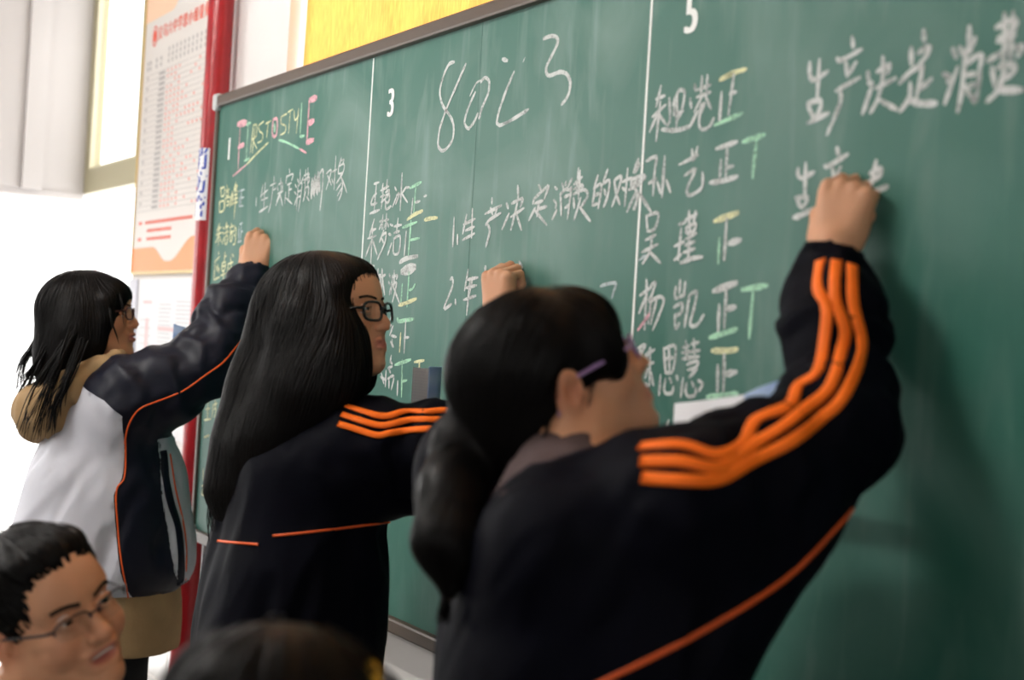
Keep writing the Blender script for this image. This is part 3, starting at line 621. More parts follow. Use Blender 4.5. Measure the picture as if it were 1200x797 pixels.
band('wave_band', lambda u: 2.63 + .16*sm((u-.3)/.4), lambda u: PZ1-.004, M_orange, YW-.0111)
ttl = '义乌六中学思小组量化表'
for i, ch in enumerate(ttl):
    x = -.865 + i*.0535
    if x > PX1-.03: break
    put_text(ch, .050, x, 2.466, M_rink, poster, 'title_character', .95, YW-.0112, bold=.0015)
b = MB()
for k in range(24):
    a0, a1 = 2*math.pi*k/24, 2*math.pi*(k+1)/24
    for r0, r1 in ((.030, .036), (.0, .022)):
        b.add([(-.925+.8*r*math.cos(a), YW-.0112, 2.466+r*math.sin(a)) for r, a in ((r0, a0), (r1, a0), (r1, a1), (r0, a1))], [(0, 1, 2, 3)])
adopt(b.build('round_emblem', M_rink), poster)
# printed table: rules, row labels, header ticks and red score marks (flat print)
rp = random.Random(4)
rules, labels, stars, heads, notes = MB(), MB(), MB(), MB(), MB()
def q2(b, x0, x1, z0, z1, y=YW-.0109): b.add([(x0, y, z0), (x1, y, z0), (x1, y, z1), (x0, y, z1)], [(0, 1, 2, 3)])
zt, zb_, nr = 2.335, 1.865, 26
for r in range(nr+1):
    z = zt - (zt-zb_)*r/nr; q2(rules, PX0+.03, PX1-.01, z-.0007, z+.0007)
    if r == nr: break
    q2(labels, PX0+.19+rp.uniform(0, .01), PX0+.262, z-.0125, z-.004)
    if r % 2 == 0: q2(labels, PX0+.055, PX0+.072, z-.014, z-.003)
    for c in range(10):
        if rp.random() < (.85 if c < 4 else .5-.03*c):
            x = PX0+.292+c*.041; q2(stars, x-.0045, x+.0045, z-.0125, z-.0045)
for c in range(10):
    for k in range(3): q2(heads, PX0+.286+c*.041, PX0+.299+c*.041, 2.352+.020*k, 2.366+.020*k)
for x in (.05, .08, .15, .2): 
    for k in range(2): q2(heads, PX0+x, PX0+x+.016, 2.352+.020*k, 2.366+.020*k)
for k, (x1, n) in enumerate(((PX1-.03, 30), (PX0+.42, 20), (PX0+.43, 20))):
    z = 1.825-.028*k
    for i in range(n):
        x = PX0+(.13 if k == 0 else .16)+i*.017
        if x < x1: q2(notes, x, x+.011, z-.0055, z+.0055)
    if k != 1: q2(notes, PX0+.06, PX0+.095, z-.0055, z+.0055)
for b, nme, m_ in ((rules, 'table_rules', M_gink), (labels, 'table_entries', M_gink), (stars, 'score_marks', M_rink), (heads, 'table_headings', M_gink), (notes, 'printed_notes', M_rink)):
    tag(adopt(b.build(nme, m_), poster), kind='stuff')

notice = empty('wall_notice', (-.65, YW, 1.13), 'white printed notice sheet pinned under the score chart poster', 'notice')
adopt(MB().box((-1.07, YW-.004, 1.12), (-.28, YW, 1.635)).build('sheet', mat('notice_paper', (.80, .80, .83), .6, .2)), notice)
b = MB()
for (x0, x1, z0, z1, n, mm) in ((-.72, -.58, 1.37, 1.56, 14, 0), (-.54, -.34, 1.33, 1.57, 18, 0), (-.92, -.79, 1.25, 1.52, 10, 0)):
    for k in range(n):
        z = z0+(z1-z0)*k/n; q2(b, x0, x1-rp.uniform(0, .02), z, z+.004, YW-.0046)
tag(adopt(b.build('printed_table', mat('pale_grey_ink', (.60, .60, .63), .6, .2)), notice), kind='stuff')
b = MB(); q2(b, -.72, -.34, 1.462, 1.475, YW-.0047); q2(b, -.90, -.80, 1.55, 1.56, YW-.0047); q2(b, -.86, -.83, 1.38, 1.50, YW-.0047)
adopt(b.build('red_print', mat('pale_red_ink', (.80, .55, .56), .6, .2)), notice)
lil = MB().box((-1.072, YW-.010, 1.17), (-.97, YW-.005, 1.632)).build('loose_sheet', mat('lilac_paper', (.66, .66, .74), .6, .2)); adopt(lil, notice)

# ================================================================== CEILING LAMPS (above the room, light the class)
M_tube = mat('lamp_tube', (1, 1, 1), .5, emit=(1.0, .97, .92, 200))
for (x, y, where) in ((1.05, -2.0, 'chalkboard'), (1.05, -4.5, 'back row')):
    lamp = empty('ceiling_lamp', (x, y, ZC), 'white batten ceiling lamp with one bright tube, the one nearer the %s' % where, 'lamp', 'ceiling lamps over the desks')
    adopt(MB().box((x-.62, y-.05, ZC-.05), (x+.62, y+.05, ZC), .005).build('housing', M_wall), lamp)
    adopt(MB().tube([(x-.58, y, ZC-.075), (x+.58, y, ZC-.075)], .016, 12).build('tube', M_tube, smooth=True), lamp)

# ================================================================== SOFT-BODY MODELLER
# implicit solids (round cones, ellipsoids, rounded boxes) blended smoothly and meshed as one continuous surface
class Solid:
    def __init__(s): s.p = []
    def cone(s, a, b, ra, rb=None, k=.01, op='+', flat=None):
        """round cone a->b. flat=(axis,scale): squash along a world direction"""
        s.p.append(('c', np.array(a, float), np.array(b, float), ra, ra if rb is None else rb, k, op, flat)); return s
    def ell(s, c, r, R=None, k=.01, op='+'):
        s.p.append(('e', np.array(c, float), np.array(r, float), np.eye(3) if R is None else R, k, op)); return s
    def box(s, c, h, R=None, rad=.01, k=.01, op='+'):
        s.p.append(('b', np.array(c, float), np.array(h, float), np.eye(3) if R is None else R, rad, k, op)); return s
    def chain(s, pts, rs, k=.01, op='+'):
        for i in range(len(pts)-1): s.cone(pts[i], pts[i+1], rs[i], rs[i+1], k, op)
        return s
    def bounds(s):
        lo = np.full(3, 9e9); hi = -lo
        for q in s.p:
            if q[-1] == '-' or (q[0] == 'c' and q[6] == '-') : continue
            if q[0] == 'c':
                l = np.minimum(q[1]-q[3], q[2]-q[4]); h = np.maximum(q[1]+q[3], q[2]+q[4])
            else:
                e = np.abs(q[3]) @ (q[2] + (q[4] if q[0] == 'b' else 0)); l, h = q[1]-e, q[1]+e
            lo = np.minimum(lo, l); hi = np.maximum(hi, h)
        return lo, hi
    def field(s, lo, n, h):
        D = np.full(n, 1.0, np.float32)
        ax = [lo[i] + h*np.arange(n[i]) for i in range(3)]
        for q in s.p:
            if q[0] == 'c':
                _, a, b_, ra, rb, k, op, flat = q
                l = np.minimum(a-ra, b_-rb); u = np.maximum(a+ra, b_+rb)
            else:
                k, op = q[-2], q[-1]
                e = np.abs(q[3]) @ (q[2] + (q[4] if q[0] == 'b' else 0)); l, u = q[1]-e, q[1]+e
            mg = k + 3*h
            i0 = np.maximum(0, np.floor((l-mg-lo)/h).astype(int)); i1 = np.minimum(n, np.ceil((u+mg-lo)/h).astype(int)+1)
            if np.any(i1 <= i0): continue
            X = ax[0][i0[0]:i1[0], None, None]; Y = ax[1][None, i0[1]:i1[1], None]; Z = ax[2][None, None, i0[2]:i1[2]]
            if q[0] == 'c':
                d = b_-a; L2 = d@d + 1e-12
                px, py, pz = X-a[0], Y-a[1], Z-a[2]
                t = np.clip((px*d[0]+py*d[1]+pz*d[2])/L2, 0, 1)
                w = np.sqrt((px-t*d[0])**2+(py-t*d[1])**2+(pz-t*d[2])**2) - (ra+(rb-ra)*t)
            else:
                c, r, R = q[1], q[2], q[3]
                px, py, pz = X-c[0], Y-c[1], Z-c[2]
                a0 = px*R[0, 0]+py*R[1, 0]+pz*R[2, 0]; a1 = px*R[0, 1]+py*R[1, 1]+pz*R[2, 1]; a2 = px*R[0, 2]+py*R[1, 2]+pz*R[2, 2]
                if q[0] == 'e':
                    k0 = np.sqrt((a0/r[0])**2+(a1/r[1])**2+(a2/r[2])**2); k1 = np.sqrt((a0/r[0]**2)**2+(a1/r[1]**2)**2+(a2/r[2]**2)**2)
                    w = np.where(k1 > 1e-6, k0*(k0-1)/np.maximum(k1, 1e-6), -r.min())
                else:
                    b0, b1, b2 = np.abs(a0)-r[0], np.abs(a1)-r[1], np.abs(a2)-r[2]
                    w = np.sqrt(np.maximum(b0, 0)**2+np.maximum(b1, 0)**2+np.maximum(b2, 0)**2)+np.minimum(np.maximum(b0, np.maximum(b1, b2)), 0)-q[4]
            sl = tuple(slice(i0[i], i1[i]) for i in range(3)); D0 = D[sl]
            if op == '+':
                hh = np.maximum(k-np.abs(D0-w), 0)/k; D[sl] = np.minimum(D0, w)-hh*hh*k*.25
            else:
                w = -w; hh = np.maximum(k-np.abs(D0-w), 0)/k; D[sl] = np.maximum(D0, w)+hh*hh*k*.25
        return D
    def mesh(s, h, lo=None, hi=None):
        if lo is None:
            lo, hi = s.bounds(); lo = lo-3*h; hi = hi+3*h
        lo = np.array(lo, float); n = np.ceil((np.array(hi)-lo)/h).astype(int)+1
        return surface_nets(s.field(lo, n, h), lo, h)

def surface_nets(D, lo, h):
    S = D < 0; n = D.shape
    c = [S[i:n[0]-1+i, j:n[1]-1+j, k:n[2]-1+k] for i in (0, 1) for j in (0, 1) for k in (0, 1)]
    tot = sum(x.astype(np.int8) for x in c); act = (tot > 0) & (tot < 8)
    I, J, K = np.nonzero(act); idx = np.full(act.shape, -1, np.int64); idx[I, J, K] = np.arange(len(I))
    pos = np.zeros((len(I), 3)); cnt = np.zeros(len(I))
    cor = [(i, j, k) for i in (0, 1) for j in (0, 1) for k in (0, 1)]
    V = [D[I+a, J+b_, K+g].astype(float) for a, b_, g in cor]
    for x in range(8):
        for y in range(x+1, 8):
            if sum(abs(p-q) for p, q in zip(cor[x], cor[y])) != 1: continue
            m_ = (V[x] < 0) != (V[y] < 0)
            t = np.where(m_, V[x]/np.where(m_, V[x]-V[y], 1), 0)
            for ax in range(3): pos[:, ax] += np.where(m_, cor[x][ax]+t*(cor[y][ax]-cor[x][ax]), 0)
            cnt += m_
    pos = pos/cnt[:, None] + np.stack([I, J, K], 1); verts = lo + h*pos
    F = []
    for ax in range(3):
        o = [(1, 2), (2, 0), (0, 1)][ax]
        sl0 = [slice(None)]*3; sl1 = [slice(None)]*3; sl0[ax] = slice(0, -1); sl1[ax] = slice(1, None)
        A, B_ = S[tuple(sl0)], S[tuple(sl1)]
        e = np.argwhere(A != B_)
        ok = (e[:, o[0]] > 0) & (e[:, o[1]] > 0) & (e[:, o[0]] < n[o[0]]-1) & (e[:, o[1]] < n[o[1]]-1)
        e = e[ok]; fl = A[tuple(e.T)]
        q = []
        for da, db in ((-1, -1), (0, -1), (0, 0), (-1, 0)):
            t = e.copy(); t[:, o[0]] += da; t[:, o[1]] += db; q.append(idx[tuple(t.T)])
        q = np.stack(q, 1); q[~fl] = q[~fl][:, ::-1]; F.append(q[(q >= 0).all(1)])
    return verts, np.concatenate(F)

def fast_mesh(name, V, F, smooth=True):
    me = bpy.data.meshes.new(name); F = np.asarray(F, np.int32); V = np.asarray(V, np.float32)
    me.vertices.add(len(V)); me.vertices.foreach_set('co', V.ravel())
    k = F.shape[1]
    me.loops.add(F.size); me.loops.foreach_set('vertex_index', F.ravel())
    me.polygons.add(len(F)); me.polygons.foreach_set('loop_start', np.arange(0, F.size, k, dtype=np.int32))
    me.polygons.foreach_set('use_smooth', np.full(len(F), smooth))
    me.update(calc_edges=True); return me
def vnormals(V, F):
    N_ = np.zeros_like(V); fn = np.cross(V[F[:, 2]]-V[F[:, 0]], V[F[:, 3]]-V[F[:, 1]])
    for i in range(4): np.add.at(N_, F[:, i], fn)
    return N_/np.maximum(np.linalg.norm(N_, axis=1, keepdims=True), 1e-12)
def relax(V, F, it=2, lam=.5):
    for _ in range(it):
        A = np.zeros_like(V); c = np.zeros(len(V))
        for i in range(4):
            j = (i+1) % 4; np.add.at(A, F[:, i], V[F[:, j]]); np.add.at(A, F[:, j], V[F[:, i]]); np.add.at(c, F[:, i], 1); np.add.at(c, F[:, j], 1)
        V = V + lam*(A/np.maximum(c, 1)[:, None]-V)
    return V
def folds(V, F, fn):
    """push the cloth in and out along its normals by fn(points) metres"""
    return V + vnormals(V, F)*fn(V)[:, None]
def nz3(P, sc_, seed=0, octv=2):
    out = np.empty(len(P)); Q = np.asarray(P)*np.array(sc_)+seed*7.31
    for i, q in enumerate(Q): out[i] = mnoise.noise(q) if octv == 1 else mnoise.noise(q)+.5*mnoise.noise(q*2.1)
    return out
def bvh_of(V, F): return BVHTree.FromPolygons([tuple(v) for v in V], [tuple(f) for f in F])

class Fr:
    """local frame: x = the person's right, y = forward, z = up"""
    def __init__(s, o, R, sc_=1.0): s.o = np.array(o, float); s.R = R; s.s = sc_
    def __call__(s, x, y, z): return s.o + s.R @ (np.array((x, y, z))*s.s)
    def loc(s, P): return ((np.asarray(P)-s.o) @ s.R)/s.s
def yaw_to(d):
    """rotation whose y axis points along the horizontal direction d"""
    return rotz(math.atan2(d[1], d[0])-math.pi/2)
def look(away, pitch=0, roll=0):
    """head rotation: 'away' degrees past the picture profile, pitch up, roll towards own right"""
    a = math.radians(away); d = math.cos(a)*RA + math.sin(a)*VA
    return yaw_to(d) @ rotx(math.radians(pitch)) @ roty(math.radians(roll))

SKIN = (.60, .305, .175); LIP = (.46, .135, .115)
M_skin = mat('skin', SKIN, .52, .35, attr='Col', bump=(160, .06), sss=.08)
M_hair = mat('black_hair', (.0036, .0030, .0030), .40, .09, bump=(300, .2, (1, 1, .06)))
M_navy = mat('navy_nylon', (.0016, .0018, .0048), .65, .05, bump=(70, .10), vary=(9, .25))
M_black = mat('black_cloth', (.004, .004, .005), .8, .2)
M_stripe = mat('orange_stripe', (1.0, .175, .007), .6, .3, bump=(300, .1))
M_pipe = mat('orange_piping', (.75, .11, .02), .5, .3)
M_whitej = mat('white_nylon', (.54, .54, .60), .6, .25, bump=(45, .12), vary=(5, .05))
M_khaki = mat('khaki_cotton', (.33, .215, .11), .85, .15, bump=(120, .2), vary=(10, .15))
M_shoe = mat('white_shoe', (.6, .6, .6), .5, .4)
M_chalkstick = mat('chalk_stick', (.85, .85, .82), .9, .1)

def head_solid(S, f, girl=True, smile=False):
    E = lambda c, r, k=.01, op='+', R=None: S.ell(f(*c), np.array(r)*f.s, f.R if R is None else f.R @ R, k, op)
    Cn = lambda a, b_, ra, rb, k=.01, op='+': S.cone(f(*a), f(*b_), ra*f.s, rb*f.s, k, op)
    E((0, -.015, .028), (.074, .094, .084), .01)
    E((0, .028, -.030), (.061, .060, .076), .03)
    for s in (-1, 1):
        Cn((s*.053, .005, -.052), (s*.017, .066, -.097), .020, .016, .03)
        E((s*.037, .058, -.030), (.025, .026, .024), .02)
        Cn((s*.012, .082, .021), (s*.044, .066, .020), .010, .010, .02)
    E((0, .078, -.097), (.022, .020, .0175), .02)                       # chin
    E((0, .062, .045), (.05, .028, .035), .03)                          # forehead
    for s in (-1, 1): E((s*.031, .096, -.001), (.019, .0125, .0105), .012, '-')
    Cn((0, .086, .006), (0, .104, -.028), .0080, .0112, .012)
    E((0, .1065, -.0325), (.0128, .0118, .0112), .008)
    for s in (-1, 1): E((s*.0115, .097, -.036), (.0085, .0085, .0075), .006)
    for s in (-1, 1): E((s*.006, .104, -.0415), (.0035, .005, .003), .003, '-')
    E((0, .080, -.062), (.030, .016, .022), .015)                        # muzzle
    if not smile:
        E((0, .0988, -.0575), (.021, .0090, .0064), .004); E((0, .0972, -.0705), (.0190, .0100, .0074), .004)
        E((0, .107, -.0638), (.019, .010, .0022), .002, '-')
    else:
        E((0, .0885, -.0550), (.030, .009, .0055), .004); E((0, .0865, -.0790), (.024, .0100, .0065), .004)
        E((0, .100, -.0665), (.0255, .0195, .0080), .003, '-')
        for s in (-1, 1):
            E((s*.044, .062, -.040), (.016, .018, .018), .015)
            E((s*.031, .088, -.064), (.004, .006, .005), .004, '-')
    for s in (-1, 1):                                                     # lids
        up = [(s*.0155, .0845, -.001), (s*.024, .0905, .0048), (s*.033, .0905, .0056), (s*.0425, .0845, .0025), (s*.047, .079, -.001)]
        dn = [(s*.0165, .0845, -.003), (s*.025, .0880, -.0068), (s*.034, .0875, -.0072), (s*.043, .0825, -.004)]
        for P_ in (up, dn):
            for i in range(len(P_)-1): Cn(P_[i], P_[i+1], .0034, .0034, .003)
    for s in (-1, 1):                                                     # ears
        T = rotx(math.radians(-12)) @ roty(math.radians(s*14)) @ rotz(math.radians(s*18))
        E((s*.0790, -.008, -.014), (.0080, .0200, .032), .005, '+', T)
        E((s*.0865, -.004, -.012), (.006, .010, .017), .005, '-', T)
        E((s*.0815, .004, -.019), (.004, .005, .008), .005, '+', T)
    # neck
    return S

def skin_colors(me, f, extra_lip=True):
    n = len(me.vertices); co = np.empty(n*3, np.float32); me.vertices.foreach_get('co', co); P = f.loc(co.reshape(-1, 3))
    C_ = np.tile(np.array((*SKIN, 1.0)), (n, 1))
    lip = np.exp(-((P[:, 0]/.022)**4 + ((P[:, 2]+.0640)/.0108)**4)) * (P[:, 1] > .08)
    C_[:, :3] = C_[:, :3]*(1-lip[:, None]) + np.array(LIP)*lip[:, None]
    for (cx, cy, cz, rr, am) in ((.04, .07, -.035, .025, .22), (-.04, .07, -.035, .025, .22), (0, .11, -.032, .014, .25), (.08, -.01, -.01, .03, .35), (-.08, -.01, -.01, .03, .35)):
        w = am*np.exp(-(((P[:, 0]-cx)**2+(P[:, 1]-cy)**2+(P[:, 2]-cz)**2)/rr**2))
        C_[:, 1] *= 1-w*.55; C_[:, 2] *= 1-w*.55
    a = me.color_attributes.new('Col', 'FLOAT_COLOR', 'POINT'); a.data.foreach_set('color', C_.astype(np.float32).ravel())

def hand_solid(S, w, u, pn, thumb, sc_=1.0, curl=(62, 78, 50), grip=1.0, spread=1.0):
    """right-angle hand frame: w wrist, u towards knuckles, pn palm normal, thumb sideways. Five separate bent fingers."""
    u = unit(u); pn = np.array(pn, float); pn = unit(pn-u*(pn@u)); th = unit(np.array(thumb, float)-u*(np.array(thumb)@u)-pn*(np.array(thumb)@pn))
    P = lambda a, b_, c: np.array(w)+sc_*(u*a+th*b_+pn*c)
    R = np.stack([th, pn, u], 1)
    S.cone(P(-.05, .006, 0), P(.012, .004, 0), .0225*sc_, .0215*sc_, .012); S.cone(P(-.05, -.006, 0), P(.012, -.004, 0), .0225*sc_, .0215*sc_, .012)
    for b0, b1 in ((.013, .0275), (.005, .0095), (-.004, -.0090), (-.012, -.0265)):
        S.cone(P(.004, b0, .0), P(.084-.004*abs(b1)/.02, b1*spread, .0), .0150*sc_, .0108*sc_, .011)
        S.cone(P(.010, b0, .004), P(.075, b1*spread, .006), .012*sc_, .0105*sc_, .012)
    S.ell(P(.030, .022, .010), np.array((.016, .014, .028))*sc_, R, .012)       # thumb ball
    S.ell(P(.035, -.024, .008), np.array((.013, .012, .03))*sc_, R, .012)
    tips = []
    for i, (b_, L, r, du) in enumerate(((.0275, (.043, .025, .019), .0092, .0), (.0095, (.047, .029, .020), .0094, .004), (-.0090, (.044, .027, .020), .0090, .001), (-.0265, (.034, .020, .017), .0080, -.006))):
        p = P(.086+du, b_*spread, .0); ang = 0; d0 = u; S.ell(p+(-pn*.002)*sc_, np.array((.0100, .0105, .0105))*sc_, R, .004)
        cs = (curl[0]+4*i, curl[1]+3*i, curl[2])
        for j in range(3):
            ang += math.radians(cs[j]); d = u*math.cos(ang)+pn*math.sin(ang)
            q = p+d*L[j]*sc_; S.cone(p, q, (r-.0007*j)*sc_, (r-.0007*(j+1))*sc_, .0025); p = q
        tips.append(p)
    a = P(.020, .030, .012); b1 = P(.055, .043, .030); c1 = P(.080, .030, .043); d1 = P(.092, .016, .050)
    S.chain([a, b1, c1, d1], [.0135*sc_, .0115*sc_, .0100*sc_, .0080*sc_], .006)
    return tips, d1

def ribbon3d(path, nrm, w, th, name, m, parent, taper=False):
    """flat strip following points on a surface with their normals"""
    path = [np.array(p, float) for p in path]; vs = []; fs = []; n = len(path)
    for i in range(n):
        t = unit(path[min(i+1, n-1)]-path[max(i-1, 0)]); nn = np.array(nrm[i], float); nn = unit(nn-t*(nn@t)); sd = np.cross(t, nn)
        for a, b_ in ((-.5, -.6), (-.46, 1), (.46, 1), (.5, -.6)): vs.append(path[i]+sd*w*a+nn*(th*b_+.0012))
    for i in range(n-1):
        for k in range(4): fs.append((4*i+k, 4*i+(k+1) % 4, 4*i+4+(k+1) % 4, 4*i+4+k))
    fs.append((0, 1, 2, 3)); fs.append(tuple(4*(n-1)+k for k in (3, 2, 1, 0)))
    return obj_mesh(name, np_mesh(name, vs, fs), m, parent)
def survey(bvh, pts, step=7.0, jump=.06):
    """run a seam line over a garment: pixel track -> points and normals on the garment's surface"""
    tr = []
    P_ = catmull([tuple(p) for p in pts], 6) if len(pts) > 2 else pts
    P_ = [np.array(p, float) for p in P_]
    for i in range(len(P_)-1):
        L_ = np.linalg.norm(P_[i+1]-P_[i]); k = max(1, int(L_/step))
        tr += [P_[i]+(P_[i+1]-P_[i])*j/k for j in range(k)]
    tr.append(P_[-1]); out = []; nn = []
    for q in tr:
        r = Vector(ray(*q)).normalized(); hit = bvh.ray_cast(Vector(CAM), r)
        if hit[0] is None: continue
        p = np.array(hit[0])
        if out and np.linalg.norm(p-out[-1]) > jump: continue
        out.append(p); nn.append(np.array(hit[1]))
    if len(out) > 4:                                      # smooth the track
        for _ in range(2):
            out = [out[0]]+[(out[i-1]+2*out[i]+out[i+1])/4 for i in range(1, len(out)-1)]+[out[-1]]
            nn = [nn[0]]+[unit(nn[i-1]+2*nn[i]+nn[i+1]) for i in range(1, len(nn)-1)]+[nn[-1]]
    return out, nn

def strands(V, F, flow, n, steps, step, w, seed, keep=None, lift=.0015, free=0, base=None, sag=.9):
    """locks of hair combed over a volume: trace the flow over its surface, build thin tapering ribs"""
    rnd = random.Random(seed); bv = bvh_of(V, F); N_ = vnormals(V, F); vs = []; fs = []
    idx = list(range(len(V)))
    for _ in range(n):
        for _t in range(30):
            i = rnd.choice(idx)
            if keep is None or keep(V[i], N_[i]): break
        p = V[i].copy(); nn = N_[i]; path = []; nrm = []; L_ = rnd.randint(int(steps*.5), steps); offs = rnd.uniform(.3, 1.6)*lift
        wob = rnd.uniform(-.10, .10); fr = False; d = None; nf = 0
        for k in range(L_):
            path.append(p + nn*offs); nrm.append(nn)
            dn = flow(p, nn); dn = dn - nn*(dn@nn)*(0 if fr else 1); ln = np.linalg.norm(dn)
            if ln < 1e-6: break
            dn = dn/ln + np.cross(nn, dn/ln)*wob
            d = dn if d is None else unit(d*.5+dn*.5)
            q = p + d*step; hit = bv.find_nearest(Vector(q))
            if hit[0] is None: break
            if (hit[3] > step*.8) or fr:                    # ran off the end of the volume: hang free
                fr = True; nf += 1
                if nf > free: break
                d = unit(d+np.array((0, 0, -.3))); p = p + d*step
            else: p = np.array(hit[0]); nn = np.array(hit[1])
        m_ = len(path)
        if m_ < 4: continue
        n0 = len(vs)
        for k in range(m_):
            t = unit(path[min(k+1, m_-1)]-path[max(k-1, 0)]); b_ = np.cross(t, nrm[k]); bl = np.linalg.norm(b_)
            b_ = b_/bl if bl > 1e-6 else np.array((1., 0, 0)); u = k/(m_-1); ww = w*(.35+.65*min(1, u*6))*max(.05, min(1, (1-u)*4.0))
            vs += [path[k]-b_*ww, path[k]+nrm[k]*ww*.75, path[k]+b_*ww]
        for k in range(m_-1):
            a = n0+3*k; fs += [(a, a+3, a+4, a+1), (a+1, a+4, a+5, a+2)]
    return np.array(vs), np.array(fs)

def join_vf(*vf):
    V, F, n = [], [], 0
    for v, f in vf:
        if len(v) == 0: continue
        V.append(v); F.append(np.asarray(f)+n); n += len(v)
    return np.concatenate(V), np.concatenate(F)

def skin_body(S, fine, h_body, h_fine):
    """one figure, sampled finer inside the 'fine' boxes (head, hands)"""
    V, F = S.mesh(h_body); keep = np.ones(len(F), bool); parts = []
    for lo, hi in fine:
        lo = np.array(lo); hi = np.array(hi)
        ins = ((V > lo+h_body*1.2) & (V < hi-h_body*1.2)).all(1); keep &= ~ins[F].all(1)
        parts.append(S.mesh(h_fine, lo, hi))
    F = F[keep]; used = np.unique(F); mp = np.full(len(V), -1); mp[used] = np.arange(len(used))
    return join_vf((V[used], mp[F]), *parts)

def eyes(f, parent, gaze=(0, 1, 0)):
    for s in (-1, 1):
        b = MB(); c = (s*.031, .0775, -.0005); r = .0122; n = 16
        vs = []; fs = []
        for i in range(n+1):
            ph = math.pi*i/n
            for k in range(n):
                a = 2*math.pi*k/n; vs.append(f(c[0]+r*math.sin(ph)*math.cos(a), c[1]+r*math.cos(ph), c[2]+r*math.sin(ph)*math.sin(a)))
        for i in range(n):
            for k in range(n): fs.append((i*n+k, i*n+(k+1) % n, (i+1)*n+(k+1) % n, (i+1)*n+k))
        ev = obj_mesh('eye', np_mesh('eye', vs, fs), mat('eye_white', (.70, .66, .63), .2, .5), parent)
        vs = [f(c[0], c[1]+r+.0006, c[2])]; 
        for ring, yy in ((.0030, .0006), (.0058, -.0007)):
            for k in range(14):
                a = 2*math.pi*k/14; vs.append(f(c[0]+ring*math.cos(a), c[1]+r+yy, c[2]+ring*math.sin(a)))
        fs = [(0, 1+k, 1+(k+1) % 14) for k in range(14)]+[(1+k, 15+k, 15+(k+1) % 14, 1+(k+1) % 14) for k in range(14)]
        obj_mesh('iris', np_mesh('iris', vs, fs), mat('dark_iris', (.012, .007, .005), .15, .6), ev)

def brows(bv, f, parent, w=.0042, th=.0010):
    for s in (-1, 1):
        pts = []; nn = []
        for i in range(9):
            u = i/8; x = s*(.012+.036*u); z = .0165+.0065*math.sin(u*2.2)-.003*u
            h_ = bv.ray_cast(Vector(f(x, .2, z)), Vector(f.R @ np.array((0, -1., 0))))
            if h_[0] is not None: pts.append(np.array(h_[0])); nn.append(np.array(h_[1]))
        if len(pts) > 3: ribbon3d(pts, nn, w*f.s, th, 'eyebrow', mat('eyebrow_hair', (.03, .018, .012), .8, .1), parent)

def glasses(f, parent, m_frame, rim=.0016, lw=.024, lh=.0155, y=.104, z=-.004, half=False, temple_m=None, temple_r=.0018, depth=.0022):
    """eyeglasses: two rims, lenses, bridge, temples"""
    g = None
    def track(s):
        P_ = []
        for i in range(28):
            a = 2*math.pi*i/28; ca, sa = math.cos(a), math.sin(a)
            x = lw*math.copysign(abs(ca)**.6, ca); zz = lh*math.copysign(abs(sa)**.7, sa)
            P_.append((s*.0335+x, y-.010*((s*.0335+x)/.058)**2, z+zz))
        return P_
    b = MB()
    root = MB().tube([f(-.0105, y-.0005, z+.004), f(-.005, y+.002, z+.0065), f(.005, y+.002, z+.0065), f(.0105, y-.0005, z+.004)], rim, 8).build('glasses', m_frame, parent, True)
    for s in (-1, 1):
        T = track(s)
        pts = [f(*p) for p in T]
        if half: pts = [f(*p) for p in T if p[2] > z-.002]; pts.sort(key=lambda q: f.loc(q)[0])
        else: pts = pts+[pts[0]]
        MB().tube(pts, rim, 6).build('rim', m_frame, root, True)
        c = f(s*.0335, y-.0033, z)
        vs = [c]+[f(*p) for p in T]; obj_mesh('lens', np_mesh('lens', vs, [(0, 1+i, 1+(i+1) % 28) for i in range(28)]), M_lens, root)
        x0 = s*(.0335+lw)
        MB().tube([f(x0, y-.011, z+.006), f(s*.070, y-.020, z+.007), f(s*.079, .04, z+.006), f(s*.083, -.005, z+.004), f(s*.082, -.022, z-.012), f(s*.078, -.030, z-.030)],
                  [temple_r*1.2, temple_r, temple_r, temple_r, temple_r*1.3, temple_r*1.5], 8).build('temple', temple_m or m_frame, root, True)
    return root
M_lens = bpy.data.materials.new('spectacle_lens'); M_lens.use_nodes = True
_n = M_lens.node_tree.nodes; _l = M_lens.node_tree.links
_t = _n.new('ShaderNodeBsdfTransparent'); _t.inputs[0].default_value = (.93, .95, .96, 1); _g = _n.new('ShaderNodeBsdfGlossy'); _g.inputs['Roughness'].default_value = .02
_x = _n.new('ShaderNodeMixShader'); _x.inputs[0].default_value = .09
_l.new(_t.outputs[0], _x.inputs[1]); _l.new(_g.outputs[0], _x.inputs[2]); _l.new(_x.outputs[0], _n['Material Output'].inputs[0])

